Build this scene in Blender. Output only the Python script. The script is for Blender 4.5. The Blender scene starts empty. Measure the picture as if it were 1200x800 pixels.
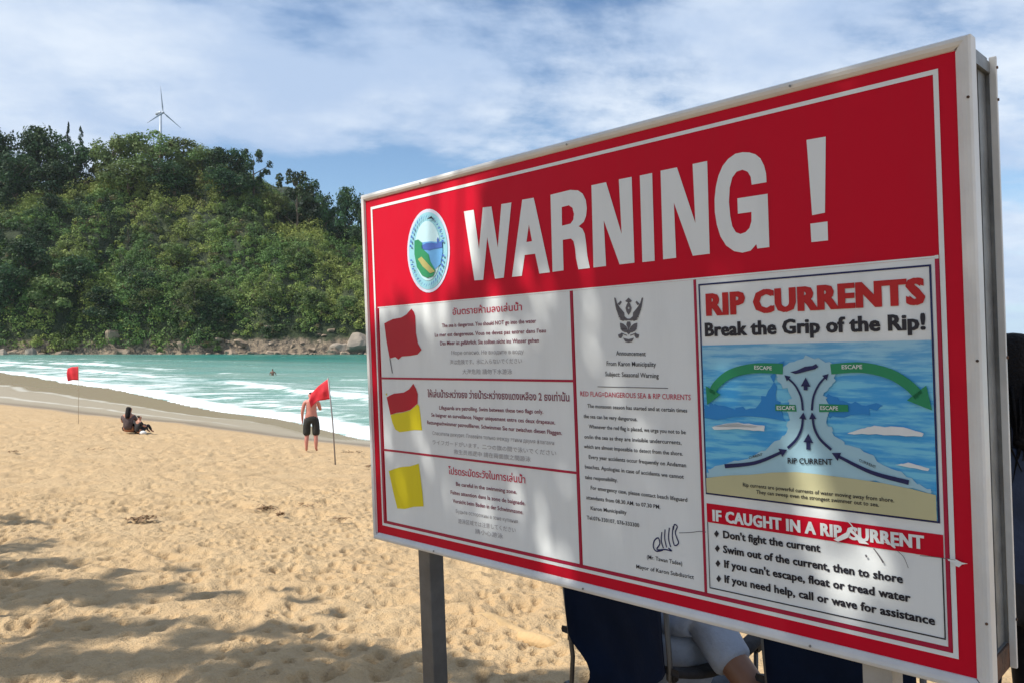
import bpy, bmesh, math, random
import numpy as np
from mathutils import Vector, Matrix, Euler
from mathutils.geometry import tessellate_polygon

SC = bpy.context.scene
COL = SC.collection
R = math.radians

# ------------------------------------------------------------------ camera
EYE = 1.65
PITCH = R(0.308)
FPX = 930.0
cam = bpy.data.cameras.new('camera'); cam_o = bpy.data.objects.new('camera', cam); COL.objects.link(cam_o)
cam.lens = FPX / 1200 * 36; cam.sensor_width = 36
cam.clip_start = 0.05; cam.clip_end = 20000
cam_o.location = (0, 0, EYE); cam_o.rotation_euler = (math.pi / 2 + PITCH, 0, 0)
SC.camera = cam_o

# ------------------------------------------------------------------ sun + sky
SUN = Vector((-0.600, -0.225, 0.768)).normalized()
sl = bpy.data.lights.new('sun', 'SUN'); sl.energy = 4.5; sl.angle = R(0.53); sl.color = (1.0, 0.95, 0.86)
so = bpy.data.objects.new('sun', sl); COL.objects.link(so)
so.rotation_euler = SUN.to_track_quat('Z', 'Y').to_euler(); so.location = (-20, -5, 30)

SC.view_settings.view_transform = 'Standard'; SC.view_settings.look = 'None'
SC.view_settings.exposure = 0.34; SC.view_settings.gamma = 1.0
SC.view_settings.use_curve_mapping = False
try:
    SC.cycles.use_denoising = True
    SC.cycles.max_bounces = 6; SC.cycles.diffuse_bounces = 3; SC.cycles.transparent_max_bounces = 8
except Exception: pass


class NT:
    """tiny node helper"""
    def __init__(s, tree): s.t = tree
    def n(s, typ, ins=None, **kw):
        nd = s.t.nodes.new(typ)
        for k, v in kw.items(): setattr(nd, k, v)
        for k, v in (ins or {}).items():
            if isinstance(v, bpy.types.NodeSocket): s.t.links.new(v, nd.inputs[k])
            else: nd.inputs[k].default_value = v
        return nd
    def l(s, a, b): s.t.links.new(a, b)
    def math(s, op, a, b=0.0, clamp=False):
        return s.n('ShaderNodeMath', {0: a, 1: b}, operation=op, use_clamp=clamp).outputs[0]
    def mix(s, f, a, b, bt='MIX'):
        nd = s.t.nodes.new('ShaderNodeMix'); nd.data_type = 'RGBA'; nd.blend_type = bt
        for i, v in ((0, f), (6, a), (7, b)):
            if isinstance(v, bpy.types.NodeSocket): s.t.links.new(v, nd.inputs[i])
            else: nd.inputs[i].default_value = v if i == 0 else (tuple(v) + (1,) if len(v) == 3 else v)
        return nd.outputs[2]
    def ramp(s, f, p0, p1, c0=(0, 0, 0, 1), c1=(1, 1, 1, 1)):
        nd = s.t.nodes.new('ShaderNodeValToRGB'); s.t.links.new(f, nd.inputs[0])
        e = nd.color_ramp.elements; e[0].position = p0; e[1].position = p1; e[0].color = c0; e[1].color = c1
        nd.color_ramp.interpolation = 'EASE'
        return nd.outputs[0]
    def noise(s, vec, scale, detail=4, rough=0.55, **kw):
        i = {'Scale': scale, 'Detail': detail, 'Roughness': rough}
        if vec is not None: i['Vector'] = vec
        return s.n('ShaderNodeTexNoise', i, **kw).outputs[0]


W = bpy.data.worlds.new('World'); SC.world = W; W.use_nodes = True
W.node_tree.nodes.clear(); w = NT(W.node_tree)
sky = w.n('ShaderNodeTexSky', sky_type='NISHITA')
sky.sun_disc = False; sky.sun_elevation = math.asin(SUN.z); sky.sun_rotation = math.atan2(SUN.x, SUN.y) % (2 * math.pi)
sky.air_density = 1.0; sky.dust_density = 0.15; sky.ozone_density = 2.0
tc = w.n('ShaderNodeTexCoord').outputs['Generated']
sep = w.n('ShaderNodeSeparateXYZ', {0: tc})
zz = w.math('ADD', w.math('MAXIMUM', sep.outputs[2], 0.0), 0.20)
cv = w.n('ShaderNodeCombineXYZ', {0: w.math('DIVIDE', sep.outputs[0], zz), 1: w.math('DIVIDE', sep.outputs[1], zz), 2: 0.0}).outputs[0]
cv = w.n('ShaderNodeMapping', {0: cv, 1: (1.32, 0.30, 0), 2: (0, 0, R(-14)), 3: (1, 1, 1)}).outputs[0]
n1 = w.noise(cv, 0.55, 9, 0.60)
n1.node.inputs['Distortion'].default_value = 0.6
cv2 = w.n('ShaderNodeMapping', {0: cv, 2: (0, 0, R(25)), 3: (1.3, 2.0, 1)}).outputs[0]
n2 = w.noise(cv2, 2.0, 7, 0.62)
cl = w.math('ADD', w.math('MULTIPLY', n1, 0.72), w.math('MULTIPLY', n2, 0.28))
ez = sep.outputs[2]
def bump_(c, wd, a):   # smooth band in elevation
    return w.math('MULTIPLY', w.math('EXPONENT', w.math('MULTIPLY', w.math('POWER', w.math('DIVIDE', w.math('SUBTRACT', ez, c), wd), 2.0), -1.0)), a)
azr = w.math('DIVIDE', sep.outputs[0], w.math('MAXIMUM', sep.outputs[1], 0.05))
gap = w.math('EXPONENT', w.math('MULTIPLY', w.math('POWER', w.math('DIVIDE', w.math('SUBTRACT', azr, -0.20), 0.16), 2.0), -1.0))
gap = w.math('MULTIPLY', gap, bump_(0.20, 0.035, -0.16))
cl = w.math('ADD', w.math('ADD', cl, gap), w.math('ADD', bump_(0.30, 0.09, 0.065), bump_(0.45, 0.06, -0.03)))
cover = w.ramp(cl, 0.405, 0.535)
br = w.ramp(w.noise(w.n('ShaderNodeMapping', {0: cv, 1: (5.2, 3.1, 0)}).outputs[0], 1.3, 7, 0.6), 0.36, 0.66)
ccol = w.mix(br, (4.0, 5.1, 6.9), (6.6, 7.3, 8.2))
skyc = w.n('ShaderNodeHueSaturation', {'Color': sky.outputs[0], 'Saturation': 1.1, 'Value': 1.15}).outputs[0]
lowz = w.ramp(ez, 0.0, 0.16, (1, 1, 1, 1), (0, 0, 0, 1))
skyc = w.mix(w.math('MULTIPLY', lowz, 0.85), skyc, (3.6, 5.2, 7.2))
ccol = w.mix(w.math('MULTIPLY', lowz, 0.5), ccol, (4.6, 5.9, 7.4))
fin = w.mix(w.math('MULTIPLY', cover, 0.96), skyc, ccol)
bg = w.n('ShaderNodeBackground', {0: fin, 1: 0.10})
wo = w.n('ShaderNodeOutputWorld', {0: bg.outputs[0]})

# ------------------------------------------------------------------ helpers
def setp(o, label=None, cat=None, group=None, kind=None):
    if label: o['label'] = label
    if cat: o['category'] = cat
    if group: o['group'] = group
    if kind: o['kind'] = kind
    return o

def link(name, data, parent=None):
    o = bpy.data.objects.new(name, data); COL.objects.link(o)
    if parent is not None: o.parent = parent
    return o

def mesh_obj(name, verts, faces, mat, parent=None, smooth=False, cols=None):
    me = bpy.data.meshes.new(name)
    me.from_pydata([tuple(v) for v in verts], [], [tuple(f) for f in faces])
    if mat: me.materials.append(mat)
    if smooth: me.polygons.foreach_set('use_smooth', [True] * len(me.polygons))
    me.update()
    return link(name, me, parent)

def np_mesh(name, V, F, mat, parent=None, smooth=True, attrs=None, color=None):
    """V (n,3), F (m,4) arrays; attrs: dict of point float attributes; color (n,3)"""
    me = bpy.data.meshes.new(name)
    k = F.shape[1]
    me.vertices.add(len(V)); me.vertices.foreach_set('co', V.astype(np.float32).ravel())
    me.loops.add(F.size); me.loops.foreach_set('vertex_index', F.astype(np.int32).ravel())
    me.polygons.add(len(F)); me.polygons.foreach_set('loop_start', np.arange(0, F.size, k, dtype=np.int32))
    if smooth: me.polygons.foreach_set('use_smooth', np.ones(len(F), bool))
    me.update(calc_edges=True)
    for n_, a in (attrs or {}).items():
        at = me.attributes.new(n_, 'FLOAT', 'POINT'); at.data.foreach_set('value', a.astype(np.float32))
    if color is not None:
        at = me.attributes.new('tint', 'FLOAT_COLOR', 'POINT')
        at.data.foreach_set('color', np.concatenate([color, np.ones((len(color), 1))], 1).astype(np.float32).ravel())
    if mat: me.materials.append(mat)
    return link(name, me, parent)

def empty(name, loc=(0, 0, 0), rot=(0, 0, 0)):
    o = bpy.data.objects.new(name, None); COL.objects.link(o); o.location = loc; o.rotation_euler = rot
    o.empty_display_size = 0.2
    return o

def mat(name, col, rough=0.6, metal=0.0, bump=0.0, bscale=30, var=0.0, vscale=8, spec=0.5, coat=0.0, col2=None):
    m = bpy.data.materials.new(name); m.use_nodes = True
    t = NT(m.node_tree); b = m.node_tree.nodes['Principled BSDF']
    b.inputs['Roughness'].default_value = rough; b.inputs['Metallic'].default_value = metal
    b.inputs['Specular IOR Level'].default_value = spec; b.inputs['Coat Weight'].default_value = coat
    b.inputs['Base Color'].default_value = tuple(col) + (1,)
    oc = t.n('ShaderNodeTexCoord').outputs['Object']
    if var > 0 or col2:
        f = t.ramp(t.noise(oc, vscale, 6, 0.6), 0.35, 0.68)
        c2 = col2 if col2 else tuple(c * (1 - var) for c in col)
        t.l(t.mix(f, col, c2), b.inputs['Base Color'])
    if bump > 0:
        bp = t.n('ShaderNodeBump', {'Strength': bump, 'Distance': 0.02, 'Height': t.noise(oc, bscale, 5, 0.6)})
        t.l(bp.outputs[0], b.inputs['Normal'])
    return m

def box_vf(x0, x1, y0, y1, z0, z1):
    v = [(x0, y0, z0), (x1, y0, z0), (x1, y1, z0), (x0, y1, z0), (x0, y0, z1), (x1, y0, z1), (x1, y1, z1), (x0, y1, z1)]
    f = [(0, 3, 2, 1), (4, 5, 6, 7), (0, 1, 5, 4), (1, 2, 6, 5), (2, 3, 7, 6), (3, 0, 4, 7)]
    return v, f

def box(name, b, m, parent=None, bevel=0.0):
    v, f = box_vf(*b); o = mesh_obj(name, v, f, m, parent)
    if bevel:
        bm = bmesh.new(); bm.from_mesh(o.data)
        bmesh.ops.bevel(bm, geom=bm.edges[:], offset=bevel, segments=2, affect='EDGES', profile=0.6)
        bm.to_mesh(o.data); bm.free()
    return o

def tube_vf(pts, rad, n=8, close=True):
    pts = [Vector(p) for p in pts]; rads = rad if isinstance(rad, (list, tuple)) else [rad] * len(pts)
    V, F = [], []; prev = None
    for i, p in enumerate(pts):
        d = (pts[min(i + 1, len(pts) - 1)] - pts[max(i - 1, 0)]).normalized()
        if prev is None: a = d.orthogonal().normalized()
        else: a = (prev - d * prev.dot(d)).normalized()
        prev = a; b = d.cross(a)
        for k in range(n):
            t = 2 * math.pi * k / n; V.append(p + (a * math.cos(t) + b * math.sin(t)) * rads[i])
    for i in range(len(pts) - 1):
        for k in range(n):
            F.append((i * n + k, i * n + (k + 1) % n, (i + 1) * n + (k + 1) % n, (i + 1) * n + k))
    if close:
        F.append(tuple(range(n))[::-1]); F.append(tuple((len(pts) - 1) * n + k for k in range(n)))
    return V, F

def tube(name, pts, rad, m, parent=None, n=8):
    V, F = tube_vf(pts, rad, n); return mesh_obj(name, V, F, m, parent, smooth=True)

def join_vf(lst):
    V, F = [], []
    for v, f in lst:
        o = len(V); V += list(v); F += [tuple(i + o for i in q) for q in f]
    return V, F

# numpy noise -------------------------------------------------------
def _h(ix, iy, s):
    n = (ix.astype(np.int64) * 374761393 + iy.astype(np.int64) * 668265263 + s * 1442695041) & 0x7fffffff
    n = (n ^ (n >> 13)) * 1274126177 & 0x7fffffff
    n = (n ^ (n >> 16)) * 1911520717 & 0x7fffffff
    return ((n ^ (n >> 15)) & 0xffffff) / float(0xffffff)

def vn(x, y, s=0):
    ix = np.floor(x); iy = np.floor(y); fx = x - ix; fy = y - iy
    ix = ix.astype(np.int64); iy = iy.astype(np.int64)
    ux = fx * fx * fx * (fx * (fx * 6 - 15) + 10); uy = fy * fy * fy * (fy * (fy * 6 - 15) + 10)
    a = _h(ix, iy, s); b = _h(ix + 1, iy, s); c = _h(ix, iy + 1, s); d = _h(ix + 1, iy + 1, s)
    return (a * (1 - ux) + b * ux) * (1 - uy) + (c * (1 - ux) + d * ux) * uy - 0.5

def fbm(x, y, s=0, o=4, g=0.5):
    r = 0; a = 1.0; t = 0
    for i in range(o):
        r = r + a * vn(x * 2 ** i + 13.7 * i, y * 2 ** i - 7.3 * i, s + i * 17); t += a; a *= g
    return r / t * 2

def worley(x, y, s=0):
    ix = np.floor(x).astype(np.int64); iy = np.floor(y).astype(np.int64)
    best = np.full(np.shape(x), 9.0)
    for dx in (-1, 0, 1):
        for dy in (-1, 0, 1):
            px = ix + dx + _h(ix + dx, iy + dy, s); py = iy + dy + _h(ix + dx, iy + dy, s + 99)
            best = np.minimum(best, (px - x) ** 2 + (py - y) ** 2)
    return np.sqrt(best)

def sstep(a, b, x):
    t = np.clip((x - a) / (b - a), 0, 1); return t * t * (3 - 2 * t)

def sdist(P, x, y):
    """signed distance to a polyline running from left to right; positive on the seaward (+Y) side"""
    best = np.full(np.shape(x), 1e12); sg = np.ones(np.shape(x))
    for (ax, ay), (bx, by) in zip(P[:-1], P[1:]):
        dx, dy = bx - ax, by - ay; L = dx * dx + dy * dy
        t = np.clip(((x - ax) * dx + (y - ay) * dy) / L, 0, 1)
        qx = x - (ax + t * dx); qy = y - (ay + t * dy); d = qx * qx + qy * qy
        s = np.sign(dx * qy - dy * qx); m = d < best
        best = np.where(m, d, best); sg = np.where(m, s, sg)
    return np.sqrt(best) * sg

DRY = [(-260, 200), (-110, 95), (-60, 62), (-27, 42), (-19.2, 35.7), (-13.7, 31.8), (-9, 27.9), (-4.4, 24.4), (5, 20), (20, 16), (60, 10), (300, -10)]
FOAM = [(-330, 250), (-170, 178), (-110, 138), (-66, 103), (-32.4, 64), (-12.6, 39), (-5.2, 29.2), (8, 23), (22, 18.5), (62, 12.5), (300, -6)]
SEA = -1.80

def shore_xy(x, y):
    sD = sdist(DRY, x, y); sF = sdist(FOAM, x, y) + 1.1 * fbm(x / 9 + 3, y / 9, 401, 4) * sstep(200, 60, np.abs(x)); return sD, sF

def base_ground(x, y):
    x = np.asarray(x, float); y = np.asarray(y, float)
    sD, sF = shore_xy(x, y)
    land = -1.45 * (1 - sstep(0, 1, np.clip(-sD / 24.0, 0, 1)) ** 1.0 * 1.0) + 0.0
    land = np.where(sD < 0, -1.45 + 1.45 * (1 - (1 - np.clip(-sD / 24.0, 0, 1)) ** 1.5), land)
    t = np.clip(sD / np.maximum(sD - sF, 1e-3), 0, 1)
    mid = -1.45 + (SEA + 1.45) * t
    deep = np.maximum(SEA - 0.06 * np.maximum(sF, 0), -9)
    z = np.where(sD < 0, land, np.where(sF < 0, mid, deep))
    return z, sD, sF

def ground(x, y): return float(base_ground(np.array([x]), np.array([y]))[0][0])

def at(px, py):
    """the spot on the sand seen at photo pixel px,py"""
    dx = (px - 600) / FPX; dz = -(py - 405) / FPX; t = 1.0
    for i in range(6000):
        t += 0.02
        if EYE + dz * t <= ground(dx * t, t): break
    return Vector((dx * t, t, ground(dx * t, t)))

# ------------------------------------------------------------------ sand
sandM = bpy.data.materials.new('beach_sand'); sandM.use_nodes = True
t = NT(sandM.node_tree); b = sandM.node_tree.nodes['Principled BSDF']
pos = t.n('ShaderNodeNewGeometry').outputs['Position']
wet = t.n('ShaderNodeAttribute', attribute_name='wet').outputs['Fac']
swash = t.n('ShaderNodeAttribute', attribute_name='swash').outputs['Fac']
film = t.n('ShaderNodeAttribute', attribute_name='film').outputs['Fac']
lowf = t.ramp(t.noise(pos, 0.9, 6, 0.6), 0.3, 0.7)
midf = t.ramp(t.noise(pos, 9, 6, 0.65), 0.3, 0.72)
grain = t.ramp(t.noise(pos, 90, 4, 0.7), 0.35, 0.65)
dry = t.mix(lowf, (0.49, 0.335, 0.175), (0.545, 0.39, 0.215))
dry = t.mix(t.math('MULTIPLY', midf, 0.5), dry, (0.44, 0.285, 0.14))
dry = t.mix(t.math('MULTIPLY', grain, 0.35), dry, (0.62, 0.46, 0.28))
speck = t.ramp(t.noise(pos, 13, 5, 0.65), 0.60, 0.70)
dry = t.mix(t.math('MULTIPLY', speck, 0.42), dry, (0.20, 0.12, 0.06))
wcol = t.mix(film, (0.41, 0.34, 0.235), (0.34, 0.27, 0.165))
c = t.mix(wet, dry, wcol)
strk = t.n('ShaderNodeMapping', {0: pos, 2: (0, 0, R(50)), 3: (0.3, 1.6, 1)}).outputs[0]
swf = t.ramp(t.math('SUBTRACT', swash, t.math('MULTIPLY', t.noise(strk, 1.6, 5, 0.7), 0.8)), 0.05, 0.35)
edgeb = t.n('ShaderNodeAttribute', attribute_name='edge').outputs['Fac']
c = t.mix(t.math('MULTIPLY', edgeb, 0.7), c, (0.20, 0.135, 0.08))
c = t.mix(t.math('MULTIPLY', swf, 0.8), c, (0.68, 0.64, 0.54))
t.l(c, b.inputs['Base Color'])
rg = t.math('SUBTRACT', 0.95, t.math('MULTIPLY', wet, 0.60))
rg = t.math('SUBTRACT', rg, t.math('MULTIPLY', film, 0.10))
t.l(rg, b.inputs['Roughness'])
b.inputs['Specular IOR Level'].default_value = 0.35
bh = t.math('ADD', t.math('MULTIPLY', t.noise(pos, 14, 5, 0.65), 1.0), t.math('MULTIPLY', t.noise(pos, 70, 3, 0.6), 0.35))
bs = t.math('MULTIPLY', t.math('SUBTRACT', 1.0, wet), 0.75)
bp = t.n('ShaderNodeBump', {'Strength': bs, 'Distance': 0.06, 'Height': bh}); t.l(bp.outputs[0], b.inputs['Normal'])

def polar(th, rr):
    T, RR = np.meshgrid(th, rr, indexing='ij')
    X = np.sin(T) * RR; Y = np.cos(T) * RR
    nt, nr = T.shape
    i = np.arange(nt - 1)[:, None] * nr + np.arange(nr - 1)[None, :]
    F = np.stack([i, i + 1, i + nr + 1, i + nr], -1).reshape(-1, 4)
    return X.ravel(), Y.ravel(), F

th = np.concatenate([np.linspace(-math.pi, R(-36), 50, endpoint=False), np.linspace(R(-36), R(6), 480, endpoint=False), np.linspace(R(6), R(34), 90, endpoint=False), np.linspace(R(34), math.pi, 50)])
rr = np.concatenate([[0.05], np.geomspace(0.6, 3.4, 60, endpoint=False), np.geomspace(3.4, 13, 400, endpoint=False), np.geomspace(13, 45, 150, endpoint=False), np.geomspace(45, 500, 110, endpoint=False), np.geomspace(500, 7000, 16)])
X, Y, F = polar(th, rr)
Z, sD, sF = base_ground(X, Y)
ddry = sstep(0.5, -2.5, sD)
far = sstep(60, 25, np.hypot(X, Y))
wx = X + 0.25 * vn(X * 1.7, Y * 1.7, 5); wy = Y + 0.25 * vn(X * 1.7, Y * 1.7, 6)
rel = 0.06 * fbm(X / 3.2, Y / 3.2, 3, 3) + 0.022 * fbm(X / 0.55, Y / 0.55, 9, 4, 0.6)
dd = worley(wx / 0.62, wy / 0.62, 21); dens = sstep(-0.1, 0.25, vn(X / 1.8, Y / 1.8, 31) + 0.12)
rel += -0.045 * np.exp(-(dd / 0.20) ** 2) * dens + 0.014 * np.exp(-((dd - 0.40) / 0.13) ** 2) * dens
d2 = worley(wx / 0.27 + 7, wy / 0.27, 44)
rel += -0.034 * np.exp(-(d2 / 0.28) ** 2) * sstep(-.2, .2, vn(X / .9, Y / .9, 45)) + 0.020 * np.abs(fbm(X / 0.2, Y / 0.2, 71, 3))
d4 = worley(X / 0.15 + .3 * vn(X * 6, Y * 6, 8), Y / 0.17, 46)
rel += (-0.045 * np.exp(-(d4 / 0.20) ** 2) + .010 * np.exp(-((d4 - .36) / .12) ** 2)) * (.35 + .65 * sstep(-.3, .1, vn(X / .7 + 5, Y / .7, 47))) * sstep(16, 11, np.hypot(X, Y))
d5 = worley(X / 0.42 + .3 * vn(X * 3, Y * 3, 18), Y / 0.45, 49)
rel += -0.060 * np.exp(-(d5 / 0.12) ** 2) * (vn(X / 1.3, Y / 1.3, 52) > 0)
d3 = worley(wx / 0.95 + 3, wy / 1.1, 61)
rel += -0.045 * np.exp(-(d3 / 0.15) ** 2) + 0.015 * np.exp(-((d3 - 0.26) / 0.08) ** 2)
Z = Z + rel * ddry * far
edge = 0.9 * fbm(X / 3.5, Y / 3.5, 77, 4)
wetA = sstep(-0.25, 0.55, sD + edge * 0.55)
tt = np.clip(sD / np.maximum(sD - sF, 1e-3), 0, 1)
tj = tt + 0.13 * fbm(X / 11, Y / 11, 81, 5)
swA = np.exp(-((tj - 0.34) / 0.05) ** 2) * 0.75 + np.exp(-((tj - 0.62) / 0.04) ** 2) * 0.80
swA *= (sD > 0.3) * sstep(-2, -16, X)
edA = np.exp(-((sD + edge * 0.55 - 0.6) / 0.55) ** 2)
filmA = sstep(0.55, 0.70, tj)
Z = np.where(sF > 0, np.minimum(Z, SEA - 0.04), Z)
g = np_mesh('sand_beach', np.stack([X, Y, Z], 1), F, sandM, attrs={'wet': wetA, 'swash': swA, 'film': filmA, 'edge': edA})
setp(g, kind='structure')

# ------------------------------------------------------------------ sea
seaM = bpy.data.materials.new('sea_water'); seaM.use_nodes = True
t = NT(seaM.node_tree); b = seaM.node_tree.nodes['Principled BSDF']
pos = t.n('ShaderNodeNewGeometry').outputs['Position']
depth = t.n('ShaderNodeAttribute', attribute_name='depth').outputs['Fac']
foam = t.n('ShaderNodeAttribute', attribute_name='foam').outputs['Fac']
pm = t.n('ShaderNodeMapping', {0: pos, 2: (0, 0, R(48)), 3: (0.35, 1.0, 1)}).outputs[0]
nz = t.noise(pm, 0.10, 5, 0.6)
shal = t.mix(t.ramp(nz, 0.35, 0.65), (0.25, 0.385, 0.325), (0.17, 0.35, 0.30))
deepc = t.mix(t.ramp(nz, 0.35, 0.65), (0.016, 0.150, 0.125), (0.035, 0.225, 0.185))
c = t.mix(depth, shal, deepc)
fn = t.math('ADD', t.math('MULTIPLY', t.noise(pm, 0.8, 9, 0.74), 0.55), t.math('MULTIPLY', t.noise(pos, 0.22, 8, 0.72), 0.45))
fn = t.math('ADD', t.math('MULTIPLY', t.math('SUBTRACT', fn, 0.5), 4.2), 0.5)
fm = t.ramp(t.math('SUBTRACT', t.math('ADD', foam, 0.0), fn), -0.06, 0.16)
fm.node.color_ramp.elements[0].position = 0.0; fm.node.color_ramp.elements[1].position = 0.55
fm = t.math('MULTIPLY', fm, t.math('ADD', 0.62, t.math('MULTIPLY', foam, 0.38)))
c = t.mix(fm, c, (0.83, 0.85, 0.84))
t.l(c, b.inputs['Base Color'])
t.l(t.math('ADD', t.math('MULTIPLY', fm, 0.5), 0.22), b.inputs['Roughness'])
b.inputs['IOR'].default_value = 1.33; b.inputs['Specular IOR Level'].default_value = 0.35
wv = t.math('ADD', t.noise(pm, 1.1, 5, 0.6), t.math('MULTIPLY', t.noise(pos, 3.5, 3, 0.6), 0.4))
bp = t.n('ShaderNodeBump', {'Strength': 0.9, 'Distance': 0.25, 'Height': wv}); t.l(bp.outputs[0], b.inputs['Normal'])

th = np.concatenate([np.linspace(R(-88), R(-36), 80, endpoint=False), np.linspace(R(-36), R(-8), 340, endpoint=False), np.linspace(R(-8), R(30), 120, endpoint=False), np.linspace(R(30), R(36), 60, endpoint=False), np.linspace(R(36), R(100), 60)])
rr = np.concatenate([np.geomspace(14, 130, 260, endpoint=False), np.geomspace(130, 420, 90, endpoint=False), np.geomspace(420, 12000, 30)])
X, Y, F = polar(th, rr)
_, sD, sF = base_ground(X, Y)
rc = np.hypot(X, Y)
along = (X * -0.62 + Y * 0.78)
jit = 5.0 * fbm(along / 38, sF / 60, 3, 3)
q = sF + jit * sstep(2, 18, sF)
zz = np.zeros_like(X); fo = np.zeros_like(X)
for k, (s0, wdt, amp, fstr) in enumerate([(4.0, 1.6, 0.10, .8), (10.5, 2.4, 0.30, .95), (21, 2.8, 0.42, .9), (36, 4.0, 0.36, .66), (54, 5.5, 0.30, .45), (78, 6.0, 0.34, .42), (108, 7.0, 0.36, .30), (145, 9.0, .34, .34), (190, 10, .34, .3)]):
    mod = np.clip(0.65 + 1.1 * fbm(along / (22 + 5 * k), k * 3.1 + sF * 0, 50 + k, 3), 0, 1.25)
    u = (q - s0) / wdt
    prof = np.where(u < 0, np.exp(-(u / 0.45) ** 2), np.exp(-(u / 1.4) ** 2))
    zz += amp * prof * mod
    fcrest = np.exp(-((u + 0.25) / 0.55) ** 2) * fstr * sstep(0.45 if k > 2 else .15, 0.95 if k > 2 else .6, mod)
    trail = np.exp(-((u - 1.2) / 1.6) ** 2) * fstr * 0.62 * sstep(.3, .9, mod) * (k < 4)
    fo = np.maximum(fo, np.maximum(fcrest, trail))
wash = 0.62 * sstep(24, 4, sF) + 0.46 * sstep(85, 25, sF) * (0.6 + 0.9 * vn(along / 30, sF / 7, 90))
edgef = 1.35 * np.exp(-((sF - 1.0) / 1.7) ** 2)
fo = np.maximum(np.maximum(fo, wash * 0.80), edgef)
right = sstep(-10, 6, X)
fo = fo * (1 - 0.25 * right)
sheltered = sstep(-35, -120, X) * sstep(230, 130, rc) 
fo = np.maximum(fo, sheltered * 0.30 * (0.8 + 0.6 * vn(along / 40, sF / 10, 95)))
# surf breaking along the foot of the headland
foot = np.exp(-((Y - 314) / 4.0) ** 2) * (X > -260) * (X < 60) * np.clip(0.55 + fbm(X / 14, Y / 40, 7, 3) * 1.3, 0, 1)
fo = np.maximum(fo, foot * 0.9)
zz += 0.05 * fbm(X / 5, Y / 5, 12, 3) * sstep(8, 30, sF) + 0.10 * fbm(X / 22, Y / 9, 15, 3) * sstep(60, 150, sF) * sstep(900, 300, rc)
zz *= sstep(700, 250, rc)
zz = np.where(sF < 3, np.minimum(zz, 0.02 + 0.03 * np.maximum(sF, 0)), zz)
dep = sstep(12, 100, sF + 14 * fbm(along / 40, sF / 16, 33, 3)) * (0.35 + 0.65 * sstep(-0.62, -0.30, X / np.maximum(Y, 1)))
keep = (sF > -2.0)[F].all(1) & ((Y[F] < 420).all(1) | True)
sea = np_mesh('sea_water', np.stack([X, Y, SEA + zz], 1), F[keep], seaM, attrs={'depth': dep, 'foam': fo})
setp(sea, kind='structure')

# ------------------------------------------------------------------ foliage
def leaf_material(name, k=1.0):
    m = bpy.data.materials.new(name); m.use_nodes = True
    t = NT(m.node_tree); b = m.node_tree.nodes['Principled BSDF']
    a = t.n('ShaderNodeAttribute', attribute_name='tint').outputs['Color']
    oi = t.n('ShaderNodeObjectInfo').outputs['Random']
    c = t.n('ShaderNodeHueSaturation', {'Color': a, 'Hue': t.math('ADD', 0.485, t.math('MULTIPLY', oi, 0.03)), 'Value': t.math('ADD', 0.75 * k, t.math('MULTIPLY', oi, 0.5 * k))}).outputs[0]
    t.l(c, b.inputs['Base Color']); b.inputs['Roughness'].default_value = 0.6
    b.inputs['Specular IOR Level'].default_value = 0.2
    tr = t.n('ShaderNodeBsdfTranslucent', {'Color': c}); mx = t.n('ShaderNodeMixShader', {0: 0.22, 1: b.outputs[0], 2: tr.outputs[0]})
    t.l(mx.outputs[0], m.node_tree.nodes['Material Output'].inputs[0])
    return m
leafM = leaf_material('tree_leaves'); scrubM = leaf_material('scrub_leaves')
barkM = mat('bark', (0.16, 0.125, 0.09), 0.9, bump=0.8, bscale=6, var=0.5, vscale=3)

def leaf_cloud(rng, centers, radii, per, size, tint, flat=0.75, jitter=0.55, lower=-0.3):
    """leaf-sized quads spread over clumps; centers (n,3), radii (n,), tint (n,3)"""
    n = len(centers); N = n * per
    ci = np.repeat(np.arange(n), per)
    d = rng.normal(size=(N, 3)); d /= np.linalg.norm(d, axis=1)[:, None]
    d[:, 2] = np.where(d[:, 2] < lower, -d[:, 2], d[:, 2])
    rad = radii[ci] * (0.62 + 0.42 * rng.random(N)) * (1 + 0.22 * np.sin(d[:, 0] * 5 + ci) * np.cos(d[:, 1] * 6 + ci * 2))
    p = centers[ci] + d * rad[:, None] * np.array([1, 1, flat])
    nr = d + rng.normal(size=(N, 3)) * jitter; nr /= np.linalg.norm(nr, axis=1)[:, None]
    a = np.cross(nr, rng.normal(size=(N, 3))); a /= np.linalg.norm(a, axis=1)[:, None]
    bq = np.cross(nr, a)
    s = (size * (0.55 + 0.9 * rng.random(N)))[:, None]
    V = np.stack([p - a * s * .5, p + bq * s * 0.32, p + a * s * .5, p - bq * s * 0.32], 1).reshape(-1, 3)
    F = np.arange(N * 4).reshape(N, 4)
    tv = tint[ci] * (0.80 + 0.4 * rng.random(N))[:, None]
    return V, F, np.repeat(tv, 4, 0)

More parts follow.
